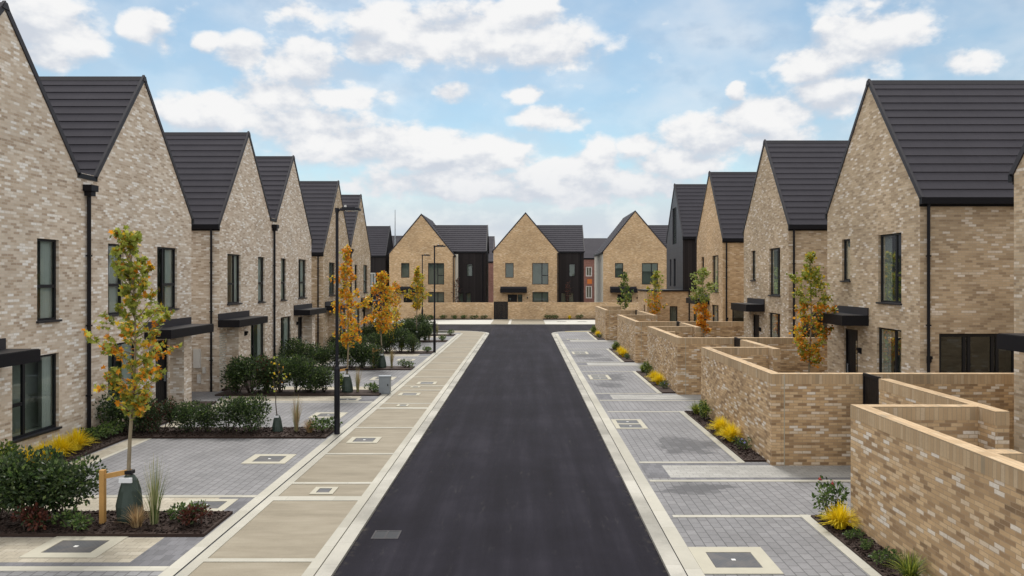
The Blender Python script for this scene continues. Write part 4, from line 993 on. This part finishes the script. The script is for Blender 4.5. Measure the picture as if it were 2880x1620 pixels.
for i in range(3): SH['ever%d' % i] = shrub_meshes(40+i, .74, .62, 1.05, 2000, .08, ['leaf_evergreen', 'leaf_mid'], 9)
SH['near'] = shrub_meshes(50, .62, .5, 1.0, 3400, .075, ['leaf_evergreen', 'leaf_mid'], 9)
SH['nearf'] = shrub_meshes(51, .62, .5, 1.0, 3200, .075, ['leaf_evergreen', 'leaf_mid'], 9, flowers=('petal', 3))
SH['mid'] = shrub_meshes(52, .4, .35, .7, 900, .07, ['leaf_mid', 'leaf_green'], 5)
SH['russet'] = shrub_meshes(53, .35, .3, .35, 500, .07, ['leaf_russet', 'leaf_evergreen'], 5)
SH['low'] = shrub_meshes(54, .25, .25, .25, 350, .05, ['leaf_mid', 'leaf_evergreen'], 5)
SH['rose'] = shrub_meshes(55, .28, .25, .55, 320, .07, ['leaf_mid', 'leaf_evergreen'], 5, flowers=('petal_red', 2))
SH['lav'] = shrub_meshes(56, .28, .25, .3, 350, .05, ['leaf_mid', 'leaf_evergreen'], 5, flowers=('petal_blue', 4))
SH['burg'] = shrub_meshes(57, .62, .5, 1.0, 2000, .075, ['leaf_evergreen', 'leaf_russet'], 7)
def tuft_mesh(seed, n, h, spread, mats, wid=.012, arch=.5):
    random.seed(seed); c = MB()
    for i in range(n):
        a = random.uniform(0,6.28); r0 = random.random()*.07*spread/.3; hh = h*random.uniform(.6,1.1); sp = spread*random.uniform(.1,1)
        dx, dy = math.cos(a), math.sin(a); k = c.mi(random.choice(mats)); wx, wy = -dy*wid, dx*wid; i0 = len(c.v)
        for j in range(5):
            f = j/4; x = dx*(r0+sp*f**1.6); y = dy*(r0+sp*f**1.6); z = hh*(f-arch*f*f*sp/spread*.9); q = 1-f*.85
            c.v += [(x-wx*q, y-wy*q, z), (x+wx*q, y+wy*q, z)]
        for j in range(4): c.f.append((i0+2*j, i0+2*j+1, i0+2*j+3, i0+2*j+2)); c.m.append(k)
    return c.mesh('blades')
TU = {'tall': tuft_mesh(60, 90, 1.15, .30, ['grass_pale', 'grass_pale', 'leaf_mid'], .008, .25),
      'gold': tuft_mesh(61, 420, .42, .34, ['grass_gold'], .011, .75),
      'straw': tuft_mesh(62, 160, .42, .32, ['grass_straw'], .008, .5),
      'green': tuft_mesh(63, 260, .42, .34, ['leaf_mid', 'leaf_green'], .009, .6),
      'talls': tuft_mesh(64, 90, 1.0, .22, ['grass_straw', 'grass_pale'], .008, .25)}
def shrub(kind, x, y, label, group, s=1.0, z=Z1+.04, cat='shrub', name='evergreen_shrub', rz=None):
    t = thing(name, label, cat, (x, y, z), random.uniform(0,6.28) if rz is None else rz, group)
    t.scale = (s*random.uniform(.92,1.08), s*random.uniform(.92,1.08), s*random.uniform(.94,1.06))
    for nm, me in zip(('stems', 'foliage'), SH[kind]):
        o = bpy.data.objects.new(nm, me); col.objects.link(o); o.parent = t
def tuft(kind, x, y, label, group=None, s=1.0, z=Z1+.04, name='grass_tuft', cat='grass tuft'):
    o = bpy.data.objects.new(name, TU[kind]); col.objects.link(o); o.location = (x, y, z); o.rotation_euler = (0,0,random.uniform(0,6.28)); o.scale = (s,s,s*random.uniform(.95,1.08))
    tag(o, label, cat, group)
random.seed(99)
ordn = ['first', 'second', 'third', 'fourth', 'fifth', 'sixth', 'seventh', 'eighth']
# front bed
for i, (x, y, k, s) in enumerate([(-8.95,12.75,'near',1.12), (-8.35,12.65,'nearf',1.08), (-7.75,12.75,'near',1.0), (-9.6,12.8,'near',1.1)]):
    shrub(k, x, y, ['bushy dark evergreen with mixed leaves, left of the white flowering one in the front bed', 'bushy dark evergreen dotted with white flowers in the front bed', 'bushy dark evergreen nearest the timber stake in the front bed', 'bushy dark evergreen in the front bed, cut by the left frame edge'][i], 'shrubs in the front left bed', s)
shrub('russet', -8.1, 12.25, 'low dark red shrub at the foot of the front bed shrubs, left of the stake', 'low plants in the front bed', 1, name='red_shrub')
shrub('russet', -5.4, 12.55, 'low dark red shrub at the path end of the front bed', 'low plants in the front bed', .9, name='red_shrub')
tuft('tall', -6.2, 12.65, 'tall pale grass tuft just right of the nearest green bag', 'grass tufts in the front bed', 1.0)
tuft('straw', -6.42, 12.5, 'short straw coloured grass tuft beside the nearest green bag', 'grass tufts in the front bed', 1.0)
shrub('low', -5.75, 12.8, 'small fresh green plant right of the tall grass in the front bed', 'low plants in the front bed', 1.3, name='low_plant', cat='plant')
shrub('low', -7.35, 12.35, 'small green plant left of the timber stake', 'low plants in the front bed', 1.2, name='low_plant', cat='plant')
# bed along the first house
for i, y in enumerate([16.3, 16.9, 17.5, 18.1]):
    tuft('gold', -10.75, y, 'golden yellow grass clump under the big ground floor window, %s from the camera' % ordn[i], 'golden clumps by the nearest house', 1.35, name='golden_grass', cat='grass clump')
for i, y in enumerate([14.7, 15.5]):
    shrub('mid', -10.6, y, 'low green shrub by the nearest house, %s golden clumps' % ['well before the', 'just before the'][i], 'green shrubs by the nearest house', 1.1)
for i, y in enumerate([18.7, 19.1, 19.5]):
    shrub('low', -10.8, y, 'small dark plant between golden clumps and downpipe, %s from the camera' % ordn[i], 'dark plants by the nearest house', 1.6, name='low_plant', cat='plant')
# hedge beds
bedname = ['', 'second bed from the camera', 'third bed from the camera', 'fourth bed from the camera', 'fifth bed from the camera', 'sixth bed from the camera', 'last bed before the junction']
for k in range(1, 7):
    y0, y1 = BED_L[k]; yc = (y0+y1)/2
    x0, x1 = {1: (-10.9, -7.3), 2: (-10.4, -7.3), 3: (-10.6, -6.9), 4: (-10.6, -6.3), 5: (-10.6, -6.6), 6: (-10.5, -7.6)}[k]
    n = 7 if k < 6 else 4
    for i in range(n):
        x = x0+(x1-x0)*i/(n-1); kd = 'burg' if (i == 2 and k < 3) else 'ever%d' % ((i+k) % 3)
        hgt = (.92 if k == 1 else 1.12)*random.uniform(.80,1.15)
        shrub(kd, x, yc+random.uniform(-.12,.12), 'dark evergreen hedge shrub, %s from the house in the %s' % (ordn[i], bedname[k]), 'hedge shrubs in the '+bedname[k], hgt)
    if k > 1:
        tuft('talls', PX0-1.0-.1*k, yc+.1, 'tall straw grass tuft at the path end of the %s' % bedname[k], 'straw grass tufts on the left', .95)
        shrub('low', PX0-.6, yc, 'small green plant at the kerb end of the %s' % bedname[k], 'low plants at bed ends', 1.4, name='low_plant', cat='plant')
        shrub('mid', PX0-1.7-.1*k, yc+.2, 'light green shrub between hedge and tall grass in the %s' % bedname[k], 'light green shrubs on the left', .9)
tuft('talls', -6.15, 20.35, 'tall straw grass tuft left of the nearest lamp post', 'straw grass tufts on the left', 1.05)
tuft('straw', -5.75, 20.2, 'low rusty grass between tall tuft and nearest lamp post', None, 1.1)
shrub('low', -5.35, 20.25, 'bright green plant at the foot of the nearest lamp post', 'low plants at bed ends', 1.6, name='low_plant', cat='plant')
# right beds
for k, (n0, f0) in enumerate(PLOTS):
    w_ = ['nearest', 'second', 'third', 'fourth', 'farthest'][k]
    X = 5.24
    if k == 0:
        shrub('rose', 5.25, 12.95, 'small rose bush with red buds at the corner of the nearest garden wall', 'plants along the right walls', 1.15, name='rose_bush')
        tuft('gold', 5.2, 12.45, 'golden yellow grass clump below the small rose bush', 'golden clumps along the right walls', 1.1, name='golden_grass', cat='grass clump')
        for i, (y, s) in enumerate([(11.95,.6), (11.5,.55), (10.9,.85)]): shrub('low', 5.2, y, 'little green plant in the bottom right bed, %s after the golden clump' % ordn[i], 'plants along the right walls', s, name='low_plant', cat='plant')
        tuft('green', 5.25, 10.3, 'spiky green grass clump in the bottom right bed', 'plants along the right walls', 1.0)
    else:
        ys = [n0+.35+(f0-n0-.35)*q for q in (.93, .78, .45, .32, .16)]
        tuft('green', X, ys[0], 'leafy green clump at the far corner of the %s garden wall' % w_, 'plants along the right walls', 1.05)
        shrub('mid', X, ys[1], 'dark green shrub behind the golden clumps by the %s garden wall' % w_, 'plants along the right walls', .75)
        if k < 4:
            tuft('gold', X-.02, ys[2]+.1, 'golden grass clump by the %s garden wall, farther of two' % w_, 'golden clumps along the right walls', 1.25, name='golden_grass', cat='grass clump')
        tuft('gold', X, ys[3], 'golden grass clump by the %s garden wall%s' % (w_, ', nearer of two' if k < 4 else ''), 'golden clumps along the right walls', 1.25, name='golden_grass', cat='grass clump')
        shrub('lav', X, ys[4], 'low blue flowered plant at the near corner of the %s garden wall' % w_, 'plants along the right walls', .9, name='low_plant', cat='plant')
# across the junction
for i, x in enumerate([-9.6, -8.4, -7.2, -6.3, -5.2, -4.2]):
    shrub('low', x, 77.5, 'small dark plant at the foot of the far front wall, %s from the left' % ordn[i], 'plants below the far front wall', 1.6, z=.1, name='low_plant', cat='plant')
for i, x in enumerate([2.4, 3.1, 4.6, 5.6, 7.6, 8.8, 10.0]):
    if i in (2, 5): tuft('gold', x, 77.5, 'tiny golden clump below the far right front wall, %s one' % ('left' if i == 2 else 'right'), 'golden clumps across the junction', 1.1, z=.1, name='golden_grass', cat='grass clump')
    else: shrub('low', x, 77.5, 'small dark plant below the far right front wall, %s from the gate side' % ordn[i], 'plants below the far front wall', 1.7, z=.1, name='low_plant', cat='plant')
